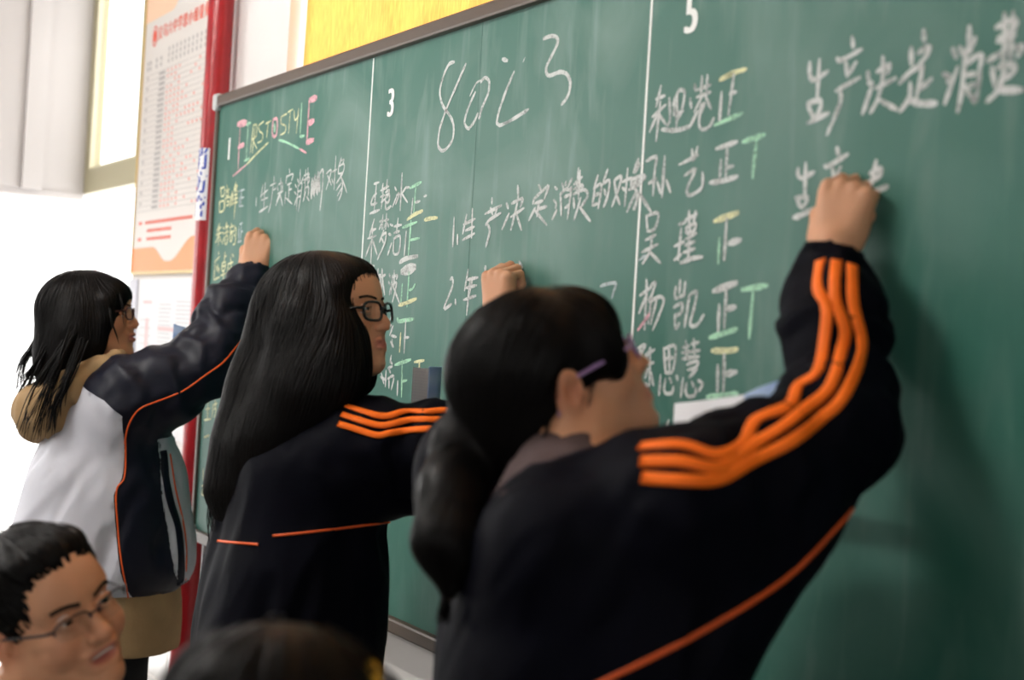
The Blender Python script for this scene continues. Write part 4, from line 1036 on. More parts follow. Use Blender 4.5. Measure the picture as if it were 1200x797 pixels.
def trousers_shoes(root, hip, fwd, m_tr, hem_z=.03, gap=.10, top=None, r=.085):
    """two trouser legs from the hips to the floor, and a shoe under each"""
    rt = np.array((fwd[1], -fwd[0], 0)); S = Solid(); top = hip[2] if top is None else top
    S.ell((hip[0], hip[1], hip[2]), (.16, .125, .13), yaw_to(fwd), .04)
    for s in (-1, 1):
        a = np.array(hip)+rt*s*gap*.8+np.array((0, 0, -.05)); kn = np.array((hip[0], hip[1], .46))+rt*s*gap+np.array(fwd)*.02; an = np.array((hip[0], hip[1], .07))+rt*s*(gap+.01)-np.array(fwd)*.01
        S.chain([a, kn, an], [r+.015, r-.01, r-.02], .03)
    V, F = S.mesh(.012); V = relax(V, F, 1)
    V = folds(V, F, lambda P: .006*nz3(P, (9, 9, 4), 3))
    V[:, 2] = np.maximum(V[:, 2], .012)
    obj_mesh('trousers', fast_mesh('trousers', V, F), m_tr, root)
    for s in (-1, 1):
        c = np.array((hip[0], hip[1], 0))+rt*s*(gap+.01)+np.array(fwd)*.04
        q = Solid().ell(c+np.array((0, 0, .035)), (.042, .12, .04), yaw_to(fwd), .01).ell(c-np.array(fwd)*.06+np.array((0, 0, .055)), (.036, .05, .055), yaw_to(fwd), .03)
        V, F = q.mesh(.009); V[:, 2] = np.maximum(V[:, 2], 0.0)
        obj_mesh('shoe', fast_mesh('shoe', V, F), M_shoe, root)

def locks(guides, seed, w=.0016, m=6):
    """loose locks of hair: bundles of thin tapering tubes along measured guide lines [(points, count, spread)]"""
    rnd = random.Random(seed); b = MB()
    for pts, n, sp in guides:
        for _ in range(n):
            j0 = np.array([rnd.gauss(0, sp*.5) for _ in range(3)]); j1 = np.array([rnd.gauss(0, sp) for _ in range(3)]); L_ = rnd.uniform(.65, 1.05)
            P_ = catmull([tuple(p) for p in pts], 5); k = max(4, int(len(P_)*min(1, L_))); P_ = P_[:k]
            Q = [np.array(p)+j0+(j1-j0)*(i/(k-1))**1.5 for i, p in enumerate(P_)]
            ww = w*rnd.uniform(.5, 1.2)
            b.tube(Q, [ww*(.6+.4*math.sin(math.pi*min(1, .2+i/(k-1)))) if i < k-1 else ww*.08 for i in range(k)], 4, False)
    return np.array(b.v), np.array(b.f)
def over(bvh, track, lift=.003):
    p, n_ = survey(bvh, track, 6)
    return [q+u*lift for q, u in zip(p, n_)]

def along_sleeve(bvh, p, n_, sh, el, wr):
    """carry a stripe on from its last surveyed point, past the elbow to the cuff"""
    if len(p) < 3: return p, n_
    a1, a2 = unit(el-sh), unit(wr-el); t0 = (p[-1]-sh)@a1; d = unit(p[-1]-sh-a1*t0); L1 = np.linalg.norm(el-sh); L2 = np.linalg.norm(wr-el)
    d2 = unit(d-a2*(d@a2)) if np.linalg.norm(d-a2*(d@a2)) > .3 else unit(-VA-a2*(-VA@a2))
    P_, N_ = list(p), list(n_)
    steps = [(sh+a1*t, d) for t in np.arange(t0+.012, L1-.03, .012)]+[(el+a2*t, unit(d*(1-min(1, (t+.03)/.09))+d2*min(1, (t+.03)/.09))) for t in np.arange(-.02, L2-.005, .012)]
    for o, dr in steps:
        h_ = bvh.ray_cast(Vector(o+dr*.3), Vector(-dr))
        if h_[0] is None: continue
        q = np.array(h_[0])
        if np.linalg.norm(q-P_[-1]) > .06: continue
        P_.append(q); N_.append(np.array(h_[1]))
    for _ in range(3): P_ = P_[:1]+[(P_[i-1]+2*P_[i]+P_[i+1])/4 for i in range(1, len(P_)-1)]+P_[-1:]; N_ = N_[:1]+[unit(N_[i-1]+2*N_[i]+N_[i+1]) for i in range(1, len(N_)-1)]+N_[-1:]
    return P_, N_

# ================================================================== PEOPLE
def person(root_loc, label, group=None):
    r = empty('person', root_loc, label, 'person', group)
    return r
class Adopt:
    """builders make parts in world space under a plain holder; this moves them under the person keeping their place"""
    def __init__(s, root): s.root = root; s.before = set(bpy.data.objects)
    def done(s):
        new = [o for o in bpy.data.objects if o not in s.before]
        inv = Matrix.Translation(-Vector(s.root.location))
        for o in new:
            if o.parent is s.root: o.matrix_parent_inverse = inv

def torso_solid(S, c, fwd, levels, k=.08):
    R = yaw_to(fwd)
    for z, rx, ry, rz, off in levels:
        S.ell((c[0]+fwd[0]*off, c[1]+fwd[1]*off, z), (rx, ry, rz), R, k)
    return S

def fold_fn(arm, amp_arm, torso_amp, seed, diag=(.35, .25, 1.0)):
    """cloth folds: rings round the sleeve near the bends, long slanting folds on the trunk"""
    A = [np.array(p, float) for p in arm]; dg = unit(diag); Q = np.linalg.svd(dg[None])[2][1:]
    def fn(P):
        best = np.full(len(P), 9.0); along = np.zeros(len(P)); acc = 0.0
        for i in range(len(A)-1):
            d = A[i+1]-A[i]; L_ = np.linalg.norm(d); t = np.clip(((P-A[i])@d)/L_**2, 0, 1); dist = np.linalg.norm(P-A[i]-t[:, None]*d, axis=1)
            m_ = dist < best; best = np.where(m_, dist, best); along = np.where(m_, acc+t*L_, along); acc += L_
        w = np.clip(1-(best-.07)/.05, 0, 1)
        n1 = nz3(P*1.0, (14, 14, 14), seed, 2); ph = along*72+3.4*n1+4*nz3(P, (7, 7, 7), seed+3, 1); ring = np.sin(ph)-.28*np.sin(2*ph)
        q = np.stack([P@Q[0]*15, P@Q[1]*15, P@dg*3.2], 1); tf = nz3(q, (1, 1, 1), seed+5, 2); tf = .9*(.42-np.abs(tf))+.6*tf
        return w*amp_arm*(ring*.6+n1*.7) + (1-w)*torso_amp*tf
    return fn

def garment(root, name, S, h, m, fn=None, it=1):
    V, F = S.mesh(h); V = relax(V, F, it)
    if fn is not None: V = relax(folds(V, F, fn), F, 1, .35)
    o = obj_mesh(name, fast_mesh(name, V, F), m, root)
    return o, V, F

def chalk_stick(p, d, label):
    p = np.array(p, float); d = unit(d); o = MB().tube([(0, 0, 0), tuple(d*.028), tuple(d*.030)], [.0048, .0048, .0040], 10).build('chalk_stick', M_chalkstick, None, True)
    o.location = tuple(p); tag(o, label, 'chalk'); return o

def booklet(loc, pages, label):
    """folded handout: page blocks hinged at the spine. pages = [(direction, width, height, rise, material, name)]"""
    e = empty('booklet', tuple(loc), label, 'booklet')
    for d, w, h_, rise, m_, nm in pages:
        d = unit(d); nrm = unit(np.cross(d, (0, 0, 1.))); vs = []; fs = []; n = 8
        for i in range(n+1):
            u = i/n; p = d*w*u + nrm*.005*math.sin(math.pi*u) + np.array((0, 0, rise*u))
            for z in (0, h_):
                for t in (0, .0018): vs.append(p+nrm*t+np.array((0, 0, z)))
        for i in range(n):
            q = 4*i; fs += [(q, q+4, q+6, q+2), (q+1, q+3, q+7, q+5), (q, q+1, q+5, q+4), (q+2, q+6, q+7, q+3)]
        fs += [(0, 2, 3, 1), (4*n, 4*n+1, 4*n+3, 4*n+2)]
        obj_mesh(nm, np_mesh(nm, vs, fs, False), m_, e)
    return e
def page_mat(name, base, ink, rows):
    M = bpy.data.materials.new(name); M.use_nodes = True; N = M.node_tree.nodes; L = M.node_tree.links; P = N['Principled BSDF']
    tc = N.new('ShaderNodeTexCoord'); mp = N.new('ShaderNodeMapping'); mp.inputs['Scale'].default_value = (1, 1, rows); L.new(tc.outputs['Object'], mp.inputs[0])
    wv = N.new('ShaderNodeTexWave'); wv.bands_direction = 'Z'; wv.inputs['Scale'].default_value = 1.0; wv.inputs['Distortion'].default_value = 1.5; L.new(mp.outputs[0], wv.inputs[0])
    mx = N.new('ShaderNodeMix'); mx.data_type = 'RGBA'; mx.inputs[6].default_value = (*base, 1); mx.inputs[7].default_value = (*ink, 1); L.new(wv.outputs['Fac'], mx.inputs[0]); L.new(mx.outputs[2], P.inputs['Base Color'])
    P.inputs['Roughness'].default_value = .5
    return M
M_page = page_mat('printed_page', (.90, .90, .92), (.84, .84, .88), 60)
M_bluepage = page_mat('blue_cover', (.45, .60, .86), (.33, .48, .80), 9)

def box_of(*pts, pad=.05):
    P = np.array(pts); return P.min(0)-pad, P.max(0)+pad

# ------------------------------------------------------------------ girl at the right, ponytail, orange stripes
def girl_ponytail():
    R = look(11, 29, 0); ear = at(668, 462, 1.70); f = Fr(ear - R @ np.array((.0785, -.008, -.014)), R)
    fw = unit((.16, .99, 0)); c = np.array((2.488, -.365, 0))
    root = person((c[0], c[1], 0), 'girl with a ponytail and lilac glasses, navy jacket with orange sleeve stripes')
    ad = Adopt(root)
    sr, el, wr = at(795, 588, 1.585), at(985, 497, 1.70), at(972, 306, 1.815)
    sl, ll, lw_ = np.array((2.285, -.40, 1.33)), np.array((2.27, -.30, 1.10)), np.array((2.42, -.195, 1.27))
    nb = at(664, 578, 1.71)
    # body
    S = Solid(); head_solid(S, f)
    S.cone(f(0, -.028, -.06), nb, .050, .056, .03)
    torso_solid(S, c, fw, [(1.25, .15, .085, .12, 0), (1.08, .14, .09, .14, 0), (.92, .15, .10, .12, 0)])
    S.cone(nb-np.array((0, 0, .10)), sr+np.array((0, 0, -.02)), .04, .04, .05); S.cone(nb-np.array((0, 0, .10)), sl+np.array((0, 0, -.02)), .04, .04, .05)
    S.chain([sr, el, wr], [.042, .036, .026], .02); S.chain([sl, ll, lw_], [.042, .036, .026], .02)
    for s in (-1, 1): S.chain([(c[0]+s*.08, c[1], .85), (c[0]+s*.09, c[1]+.02, .47), (c[0]+s*.09, c[1], .06)], [.085, .055, .04], .03)
    u = unit(at(992, 232, 1.825)-wr); pn = unit((-.42, .91, .0)); tips, tt = hand_solid(S, wr+u*.012, u, pn, np.cross(u, pn), 1.0, (58, 80, 55))
    u2 = unit((.25, .55, .75)); pn2 = unit((.9, .1, -.2)); hand_solid(S, lw_, u2, pn2, np.cross(pn2, u2), .95, (50, 60, 40))
    hb = box_of(f(-.1, -.12, -.14), f(.1, .13, .13), pad=.045); hd = (wr-np.array((.085, .085, .03)), wr+np.array((.09, .10, .145)))
    V, F = skin_body(S, [hb, hd], .011, .0027)
    me = fast_mesh('body', V, F); skin_colors(me, f); obj_mesh('body', me, M_skin, root); bv = bvh_of(V, F)
    eyes(f, root); brows(bv, f, root)
    glasses(f, root, mat('lilac_frame', (.36, .22, .46), .3, .5), .0019, .0235, .0150, .103, -.003, temple_r=.0026)
    # jacket
    J = Solid()
    torso_solid(J, c, fw, [(1.235, .185, .130, .115, -.01), (1.12, .205, .160, .15, 0), (.95, .205, .165, .18, .0), (.83, .20, .16, .08, 0)], .07)
    J.cone(nb-np.array((0, 0, .085)), sr+np.array((0, 0, -.005)), .064, .074, .05); J.cone(nb-np.array((0, 0, .085)), sl+np.array((0, 0, -.02)), .064, .072, .05)
    J.cone(el+np.array((0, 0, -.035)), at(805, 735, 1.615), .045, .085, .07)
    J.chain([sr, sr*.45+el*.55+np.array((0, 0, -.012)), el, el*.4+wr*.6, wr-u*.004], [.078, .074, .068, .060, .0435], .035)
    J.cone(sr+np.array((-.05, 0, -.03)), el*.6+sr*.4+np.array((0, 0, -.07)), .09, .045, .06)         # loose cloth under the arm
    J.chain([sl, ll, lw_], [.078, .068, .046], .03)
    nk = f(0, -.022, -.085); p1 = nb*.45+nk*.55; axn = unit(nk-nb)
    J.cone(nb-axn*.10, nb-axn*.074, .100, .090, .03)
    J.cone(nb+axn*.012, nb+axn*.25, .076, .080, .01, '-')
    J.cone(wr-u*.012, wr+u*.08, .031, .034, .006, '-')
    o, JV, JF = garment(root, 'jacket', J, .0075, M_navy, fold_fn([sr, el, wr], .0075, .0125, 11, (.55, .1, .8)))
    jb = bvh_of(JV, JF)
    for tr in ([(750, 524), (800, 521), (840, 534), (872, 519), (885, 492), (925, 476), (935, 452), (958, 437), (966, 400), (969, 360), (958, 338), (962, 306)],
               [(750, 541), (800, 541), (845, 549), (885, 520), (915, 502), (945, 478), (972, 455), (985, 415), (990, 385), (978, 350), (980, 306)],
               [(752, 560), (800, 563), (842, 562), (880, 541), (925, 519), (960, 492), (985, 470), (1004, 432), (1010, 400), (1000, 360), (998, 311)]):
        p, n_ = survey(jb, tr)
        if len(p) > 3: ribbon3d(p, n_, .0145, .0016, 'sleeve_stripe', M_stripe, root)
    p, n_ = survey(jb, [(998, 597), (985, 612), (930, 670), (870, 712), (800, 752), (735, 785), (690, 806), (640, 830)], 7, .16)
    if len(p) > 3: ribbon3d(p, n_, .0055, .0016, 'piping', M_pipe, root)
    # grey-brown inner collar
    Cc = Solid().cone(nb-axn*.075, p1, .094, .070, .02).cone(nb-axn*.2, p1+axn*.2, .060, .056, .010, '-')
    Cc.box(p1+axn*.092, (.15, .15, .055), np.stack([unit(np.cross(axn, (0, 1., 0))), unit(np.cross(axn, np.cross(axn, (0, 1., 0)))), axn], 1), .005, .012, '-')
    V, F = Cc.mesh(.006); V = folds(V, F, lambda P: .004*nz3(P, (25, 25, 40), 4)); obj_mesh('shirt_collar', fast_mesh('shirt_collar', V, F), mat('mauve_grey_knit', (.085, .060, .060), .9, .15, bump=(200, .2)), root)
    # hair
    H = Solid(); E = lambda c_, r, k=.015, op='+': H.ell(f(*c_), np.array(r), f.R, k, op)
    E((0, -.020, .030), (.088, .112, .092)); E((0, -.080, -.035), (.062, .050, .060), .04)
    E((0, .062, .048), (.060, .032, .034), .03)
    for s in (-1, 1): E((s*.062, .055, .012), (.018, .026, .040), .02)
    E((0, .112, -.062), (.080, .070, .072), .015, '-')
    for s in (-1, 1): E((s*.092, -.004, -.020), (.026, .026, .036), .008, '-'); E((s*.085, .035, -.058), (.035, .035, .045), .01, '-')
    tb = f(0, -.118, -.055); tail = [tb, at(540, 520, 1.77), at(528, 575, 1.72), at(522, 635, 1.66), at(526, 696, 1.65)]
    H.chain(tail, [.030, .034, .038, .035, .008], .02)
    HV, HF = H.mesh(.006); HV = relax(HV, HF, 1)
    tn = unit(tail[-1]-tail[0])
    def flow(p, n):
        q = f.loc(p)
        if p[2] < tb[2]-.01 and q[1] < -.06: return tn*np.array((1, 1, 1.3))
        if q[1] > .035 and q[2] > -.02: return f.R @ np.array((q[0]*3, .35, -1.0))
        return tb-p
    st = strands(HV, HF, flow, 1500, 26, .010, .0014, 5, free=3)
    gd = [(over(bv, t_, .004), k_, .003) for t_, k_ in (([(706, 375), (702, 410), (694, 450), (690, 478)], 9), ([(716, 380), (713, 405), (706, 430)], 6), ([(648, 492), (640, 515), (632, 540)], 8))]
    lk = locks([g for g in gd if len(g[0]) > 3], 3, .0011)
    V, F = join_vf((HV, HF), st, lk); obj_mesh('hair', fast_mesh('hair', V, F), M_hair, root)
    MB().tube([tb+np.array((math.cos(a)*.0, 0, 0))+f.R @ np.array((.030*math.cos(a), -.006, .030*math.sin(a))) for a in np.linspace(0, 2*math.pi, 15)], .0055, 8).build('hair_tie', M_black, root, True)
    trousers_shoes(root, (c[0], c[1], .88), fw, M_black)
    ad.done()
    chalk_stick(tips[0]*.5+tt*.5, (.2, .9, .25), 'short white chalk stick in the fist of the ponytailed girl')
    booklet(at(872, 490, 1.80), [((-1, .05, 0), .155, .030, -.022, M_page, 'page'), ((1, .1, 0), .06, .030, .022, M_bluepage, 'cover')], 'thin white and blue handout held level in front of the ponytailed girl')
    return root

# ------------------------------------------------------------------ girl in the middle, long loose hair, black glasses
def girl_long_hair():
    R = look(-20, 9, 0); f = Fr(at(388, 368, 2.50), R, .97)
    fw = unit((.12, .99, 0)); c = np.array((1.575, -.345, 0))
    root = person((c[0], c[1], 0), 'girl with long loose black hair and black-rimmed glasses in a navy jacket')
    ad = Adopt(root)
    sr, el, wr = at(432, 530, 2.40), at(598, 520, 2.40), at(584, 374, 2.550)
    sl, ll, lw_ = np.array((1.40, -.36, 1.31)), np.array((1.40, -.26, 1.08)), np.array((1.60, -.17, 1.27))
    nb = np.array((1.575, -.345, 1.36))
    S = Solid(); head_solid(S, f)
    S.cone(f(0, -.028, -.06), nb, .049, .055, .03)
    torso_solid(S, c, fw, [(1.24, .15, .085, .12, 0), (1.08, .14, .09, .14, 0), (.92, .15, .10, .12, 0)])
    S.cone(nb-np.array((0, 0, .05)), sr, .05, .045, .05); S.cone(nb-np.array((0, 0, .05)), sl, .05, .045, .05)
    S.chain([sr, el, wr], [.042, .036, .025], .02); S.chain([sl, ll, lw_], [.042, .036, .026], .02)
    for s in (-1, 1): S.chain([(c[0]+s*.08, c[1], .85), (c[0]+s*.09, c[1]+.02, .47), (c[0]+s*.09, c[1], .06)], [.085, .055, .04], .03)
    u = unit((-.10, .0, 1.0)); pn = unit((-.25, .96, .0)); wh = at(583, 376, 2.540)
    tips, tt = hand_solid(S, wh, u, pn, np.cross(u, pn), .96, (62, 78, 50))
    u2 = unit((.35, .45, .8)); pn2 = unit((.8, .3, -.3)); hand_solid(S, lw_, u2, pn2, np.cross(pn2, u2), .95, (50, 60, 40))
    hb = box_of(f(-.1, -.12, -.14), f(.1, .13, .13), pad=.04); hd = (wh-np.array((.08, .06, .03)), wh+np.array((.08, .10, .14)))
    V, F = skin_body(S, [hb, hd], .011, .0027)
    me = fast_mesh('body', V, F); skin_colors(me, f); obj_mesh('body', me, M_skin, root); bv = bvh_of(V, F)
    eyes(f, root); brows(bv, f, root)
    glasses(f, root, mat('black_acetate', (.006, .006, .007), .25, .5), .0026, .0255, .0165, .104, -.007, temple_r=.0026)
    J = Solid()
    torso_solid(J, c, fw, [(1.25, .185, .130, .12, -.01), (1.10, .200, .150, .17, 0), (.95, .205, .165, .18, -.01), (.83, .205, .17, .08, -.01)], .07)
    J.cone(nb-np.array((0, 0, .045)), sr+np.array((0, 0, .015)), .070, .076, .06); J.cone(nb-np.array((0, 0, .045)), sl+np.array((0, 0, .015)), .070, .074, .06)
    J.cone(nb-np.array((0, 0, .03)), nb+np.array((0, .01, .03)), .072, .066, .02)
    J.chain([sr, sr*.5+el*.5, el, el*.4+wr*.6, wr], [.080, .073, .066, .058, .043], .035)
    J.cone(sr+np.array((-.05, 0, -.03)), el*.5+sr*.5+np.array((0, 0, -.06)), .09, .045, .06)
    J.chain([sl, ll, lw_], [.078, .068, .046], .03)
    J.cone(f(0, -.03, -.09), nb-np.array((0, 0, .02)), .052, .056, .01, '-')
    J.cone(wh-u*.02, wh+u*.08, .031, .034, .006, '-')
    o, JV, JF = garment(root, 'jacket', J, .0085, M_navy, fold_fn([sr, el, wr], .007, .010, 23, (.2, .1, 1.0)))
    jb = bvh_of(JV, JF)
    for tr in ([(405, 476), (430, 484), (447, 488), (460, 487), (475, 482), (500, 483), (520, 481), (550, 484), (575, 486)],
               [(400, 486), (425, 494), (445, 499), (460, 497), (480, 492), (505, 492), (525, 492), (550, 493), (575, 496)],
               [(396, 497), (420, 504), (442, 511), (455, 508), (475, 505), (500, 503), (525, 503), (550, 503), (575, 506)]):
        p, n_ = survey(jb, tr, 4)
        p, n_ = along_sleeve(jb, p, n_, sr, el, wr)
        if len(p) > 3: ribbon3d(p, n_, .0115, .0016, 'sleeve_stripe', M_stripe, root)
    for tr in ([(320, 628), (350, 625), (400, 619), (450, 612), (482, 609), (520, 606)], [(256, 634), (275, 636), (303, 638)]):
        p, n_ = survey(jb, tr, 5)
        if len(p) > 3: ribbon3d(p, n_, .0042, .0014, 'piping', M_pipe, root)
    p, n_ = survey(jb, [(353, 434), (362, 438), (370, 446)], 3)
    # hair: cap, side curtains, long fall down the back
    H = Solid(); E = lambda c_, r, k=.015, op='+': H.ell(f(*c_), np.array(r)*f.s, f.R, k, op)
    E((0, -.020, .026), (.088, .108, .092)); E((0, .052, .060), (.056, .030, .026), .03)
    for s in (-1, 1):
        H.chain([f(s*.066, .046, .035), f(s*.078, .040, -.02), f(s*.078, .026, -.07), f(s*.080, .012, -.12)], [.022, .022, .024, .024], .02)
        H.chain([f(s*.082, -.01, .0), f(s*.085, -.02, -.06), f(s*.085, -.03, -.13)], [.028, .032, .034], .03)
    E((0, .122, -.030), (.056, .066, .086), .014, '-')
    bk = [f(0, -.070, .0), at(345, 420, 2.54), at(326, 470, 2.52), at(301, 530, 2.50), at(283, 580, 2.50), at(278, 612, 2.50)]
    H.chain(bk, [.072, .080, .080, .066, .048, .018], .06)
    sd = [f(.065, -.02, -.04), at(385, 425, 2.44), at(362, 460, 2.42), at(330, 515, 2.43), at(306, 575, 2.46), at(296, 612, 2.47)]
    H.chain(sd, [.044, .050, .056, .054, .036, .014], .06)
    H.chain([at(400, 400, 2.42), at(396, 440, 2.40), at(375, 480, 2.39)], [.03, .032, .02], .05)
    HV, HF = H.mesh(.0065); HV = relax(HV, HF, 1)
    crown = f(0, -.02, .125); dwn = unit(at(285, 600, 2.52)-at(345, 430, 2.55))
    def flow(p, n):
        q = f.loc(p); w = min(1, max(0, (q[2]-(-.02))/.08)); out = p-crown
        return unit(out+np.array((0, 0, -.02)))*w + (1-w)*(dwn if q[1] < .0 else unit(np.array((0, 0, -1.))-f.R[:, 1]*.25))
    st = strands(HV, HF, flow, 2400, 46, .012, .0013, 6, free=6)
    lk = locks([([at(345, 470, 2.41), at(315, 540, 2.40), at(292, 600, 2.42), at(285, 640, 2.43)], 40, .012), ([at(290, 480, 2.47), at(262, 545, 2.47), at(250, 600, 2.48), at(258, 632, 2.48)], 30, .010), ([at(330, 500, 2.40), at(318, 560, 2.40), at(316, 610, 2.41), at(308, 650, 2.42)], 30, .012)], 4, .0012)
    V, F = join_vf((HV, HF), st, lk); obj_mesh('hair', fast_mesh('hair', V, F), M_hair, root)
    trousers_shoes(root, (c[0], c[1], .88), fw, M_black)
    ad.done()
    chalk_stick(tips[0]*.5+tt*.5, (.1, .9, .3), 'short white chalk stick in the raised hand of the long-haired girl')
    booklet(at(499, 492, 2.46), [((-1, .0, 0), .060, .088, 0, M_page, 'page'), (RA*.30+VA*.85, .055, .092, 0, M_bluepage, 'cover')], 'folded handout with white page and blue cover held before the long-haired girl')
    return root

# ------------------------------------------------------------------ girl at the far end, white and navy jacket with khaki hood
def girl_white_jacket():
    R = look(6, 6, 0); f = Fr(at(108, 368, 3.60), R, .98)
    fw = unit((.10, .99, 0)); c = np.array((.325, -.328, 0))
    root = person((c[0], c[1], 0), 'girl in a white and navy jacket with a khaki hood, writing beside the red pipe')
    ad = Adopt(root)
    sr, el, wr = at(152, 462, 3.46), at(243, 424, 3.52), at(296, 322, 3.655)
    sl, ll, lw_ = np.array((.10, -.385, 1.30)), np.array((.10, -.28, 1.08)), np.array((.22, -.17, 1.33))
    nb = np.array((.275, -.385, 1.355))
    S = Solid(); head_solid(S, f)
    S.cone(f(0, -.028, -.06), nb, .049, .055, .03)
    torso_solid(S, c, fw, [(1.24, .15, .085, .12, 0), (1.08, .14, .09, .14, 0), (.92, .15, .10, .12, 0)])
    S.cone(nb-np.array((0, 0, .05)), sr, .05, .045, .05); S.cone(nb-np.array((0, 0, .05)), sl, .05, .045, .05)
    S.chain([sr, el, wr], [.042, .036, .025], .02); S.chain([sl, ll, lw_], [.042, .036, .026], .02)
    for s in (-1, 1): S.chain([(c[0]+s*.08, c[1], .85), (c[0]+s*.09, c[1]+.02, .47), (c[0]+s*.09, c[1], .06)], [.085, .055, .04], .03)
    u = unit((-.05, .22, 1.0)); pn = unit((-.78, .62, -.1)); wh = at(296, 320, 3.655)
    tips, tt = hand_solid(S, wh, u, pn, np.cross(u, pn), 1.10, (60, 78, 50))
    u2 = unit((.35, .45, .8)); pn2 = unit((.8, .3, -.3)); hand_solid(S, lw_, u2, pn2, np.cross(pn2, u2), .95, (50, 60, 40))
    hb = box_of(f(-.1, -.12, -.14), f(.1, .13, .13), pad=.04); hd = (wh-np.array((.08, .06, .03)), wh+np.array((.08, .11, .14)))
    V, F = skin_body(S, [hb, hd], .011, .0029)
    me = fast_mesh('body', V, F); skin_colors(me, f); obj_mesh('body', me, M_skin, root); bv = bvh_of(V, F)
    eyes(f, root); brows(bv, f, root)
    glasses(f, root, mat('dark_red_frame', (.05, .006, .008), .3, .5), .0020, .0245, .0150, .104, -.004, temple_m=mat('dark_red_frame'), temple_r=.0022)
    J = Solid()
    torso_solid(J, c, fw, [(1.24, .185, .135, .12, -.02), (1.08, .205, .195, .17, -.015), (.95, .205, .222, .14, -.015), (.87, .195, .212, .09, -.01)], .07)
    J.cone(nb-np.array((0, 0, .06)), sr+np.array((0, 0, .01)), .066, .076, .06); J.cone(nb-np.array((0, 0, .06)), sl+np.array((0, 0, .01)), .066, .074, .06)
    J.chain([sr, sr*.5+el*.5+np.array((0, 0, -.008)), el, el*.45+wr*.55, wr], [.088, .086, .082, .076, .046], .035)
    J.cone(sr+np.array((-.04, 0, -.05)), el*.55+sr*.45+np.array((0, 0, -.06)), .10, .05, .06)
    J.chain([sl, ll, lw_], [.082, .074, .048], .03)
    J.box((c[0], c[1], .72), (.4, .4, .065), None, .005, .012, '-')
    J.cone(f(0, -.03, -.09), nb-np.array((0, 0, .04)), .052, .056, .01, '-')
    J.cone(wh-u*.02, wh+u*.08, .032, .034, .006, '-')
    V, F = J.mesh(.0085); V = relax(V, F, 1)
    V = relax(folds(V, F, fold_fn([sr, el, wr], .012, .011, 31, (.45, .1, .75))), F, 1, .35)
    ue = unit(el-sr); fwd = np.array(fw); rt = np.array((fw[1], -fw[0], 0))
    def line(*pp):
        """seam line given by its measured points -> across-position as a function of height"""
        q = [at(x, y, 3.42) for x, y in pp]; zz = np.array([v[2] for v in q]); rr = np.array([v@RA for v in q]); o_ = np.argsort(zz)
        return lambda z: np.interp(z, zz[o_], rr[o_])
    sb = line((60, 420), (85, 445), (103, 456), (128, 468), (149, 486), (148, 515), (145, 560), (137, 578), (139, 630), (144, 670), (151, 704), (153, 730))
    sc2 = line((420, 508), (180, 516), (179, 531), (184, 580), (190, 640), (197, 690), (199, 730))
    def panel(P):
        """>0 navy: raglan sleeve, the side panel below it and a narrow strip in front"""
        r_ = P@RA; z = P[:, 2]
        side = np.minimum(r_-sb(z), sc2(z)-r_)
        left = np.where(((P-sl)@rt < -.03) & (z > 1.0), .02, -1.0)
        return np.maximum(side, left)
    def snap(V):
        a = panel(V); g = np.zeros_like(V); e = .002
        for i in range(3):
            d = np.zeros(3); d[i] = e; g[:, i] = (panel(V+d)-panel(V-d))/(2*e)
        gg = (g**2).sum(1); mv = -(a/np.maximum(gg, 1e-9))[:, None]*g; L_ = np.linalg.norm(mv, axis=1)
        return np.where(((L_ < .0050) & (gg > 1e-4))[:, None], V+mv, V)
    V = snap(V); a = panel(V[F].mean(1)); jb = bvh_of(V, F)
    for nm, msk, m_ in (('jacket', a <= 0, M_whitej), ('navy_panel', a > 0, M_navy2)):
        f2 = F[msk]; us = np.unique(f2); mp = np.full(len(V), -1); mp[us] = np.arange(len(us))
        me = fast_mesh(nm, V[us], mp[f2]); obj_mesh(nm, me, m_, root)
    for tr in ([(146, 520), (150, 500), (162, 480), (185, 470), (215, 458), (240, 440), (262, 424), (280, 402), (298, 380), (305, 360)],
               [(147, 515), (146, 560), (136, 575), (139, 630), (144, 670), (151, 704)],
               [(199, 532), (205, 572), (213, 605), (218, 640), (217, 684)]):
        p, n_ = survey(jb, tr, 4)
        if len(p) > 3: ribbon3d(p, n_, .0042, .0014, 'piping', M_pipe, root)
    p, n_ = survey(jb, [(190, 528), (194, 560), (200, 590), (208, 615), (212, 650), (211, 688)], 4)
    if len(p) > 3: ribbon3d(p, n_, .026, .0012, 'navy_strip', M_navy2, root)
    # khaki hood lying on the shoulders and the khaki coat showing below the jacket
    Hd = Solid()
    Hd.ell(at(62, 478, 3.52), (.115, .075, .070), yaw_to(fw) @ rotx(math.radians(35)), .03)
    Hd.ell(at(40, 488, 3.54), (.085, .045, .060), yaw_to(fw) @ rotx(math.radians(20)), .04)
    Hd.ell(at(88, 452, 3.48), (.070, .085, .038), yaw_to(fw) @ rotx(math.radians(28)), .04)
    Hd.chain([at(95, 455, 3.46), at(122, 430, 3.47), at(142, 418, 3.54)], [.042, .028, .018], .03)
    Hd.chain([nb+np.array((-.115, -.06, -.01)), nb+np.array((-.09, .02, .0)), nb+np.array((-.05, .07, -.01))], [.04, .03, .02], .03)
    Hd.cone(f(0, -.03, -.08), nb-np.array((0, 0, .1)), .056, .060, .01, '-')
    HVd, HFd = Hd.mesh(.0065); HVd = folds(HVd, HFd, lambda P: .024*(.3-np.abs(nz3(P@rotz(.5), (12, 12, 6), 8)))); obj_mesh('hood', fast_mesh('hood', HVd, HFd), M_khaki, root)
    Ct = Solid().ell((c[0], c[1]-.01, .72), (.185, .195, .40), yaw_to(fw), .02).box((c[0], c[1], .40), (.4, .4, .265), None, .004, .006, '-').box((c[0], c[1], 1.1), (.4, .4, .20), None, .004, .006, '-')
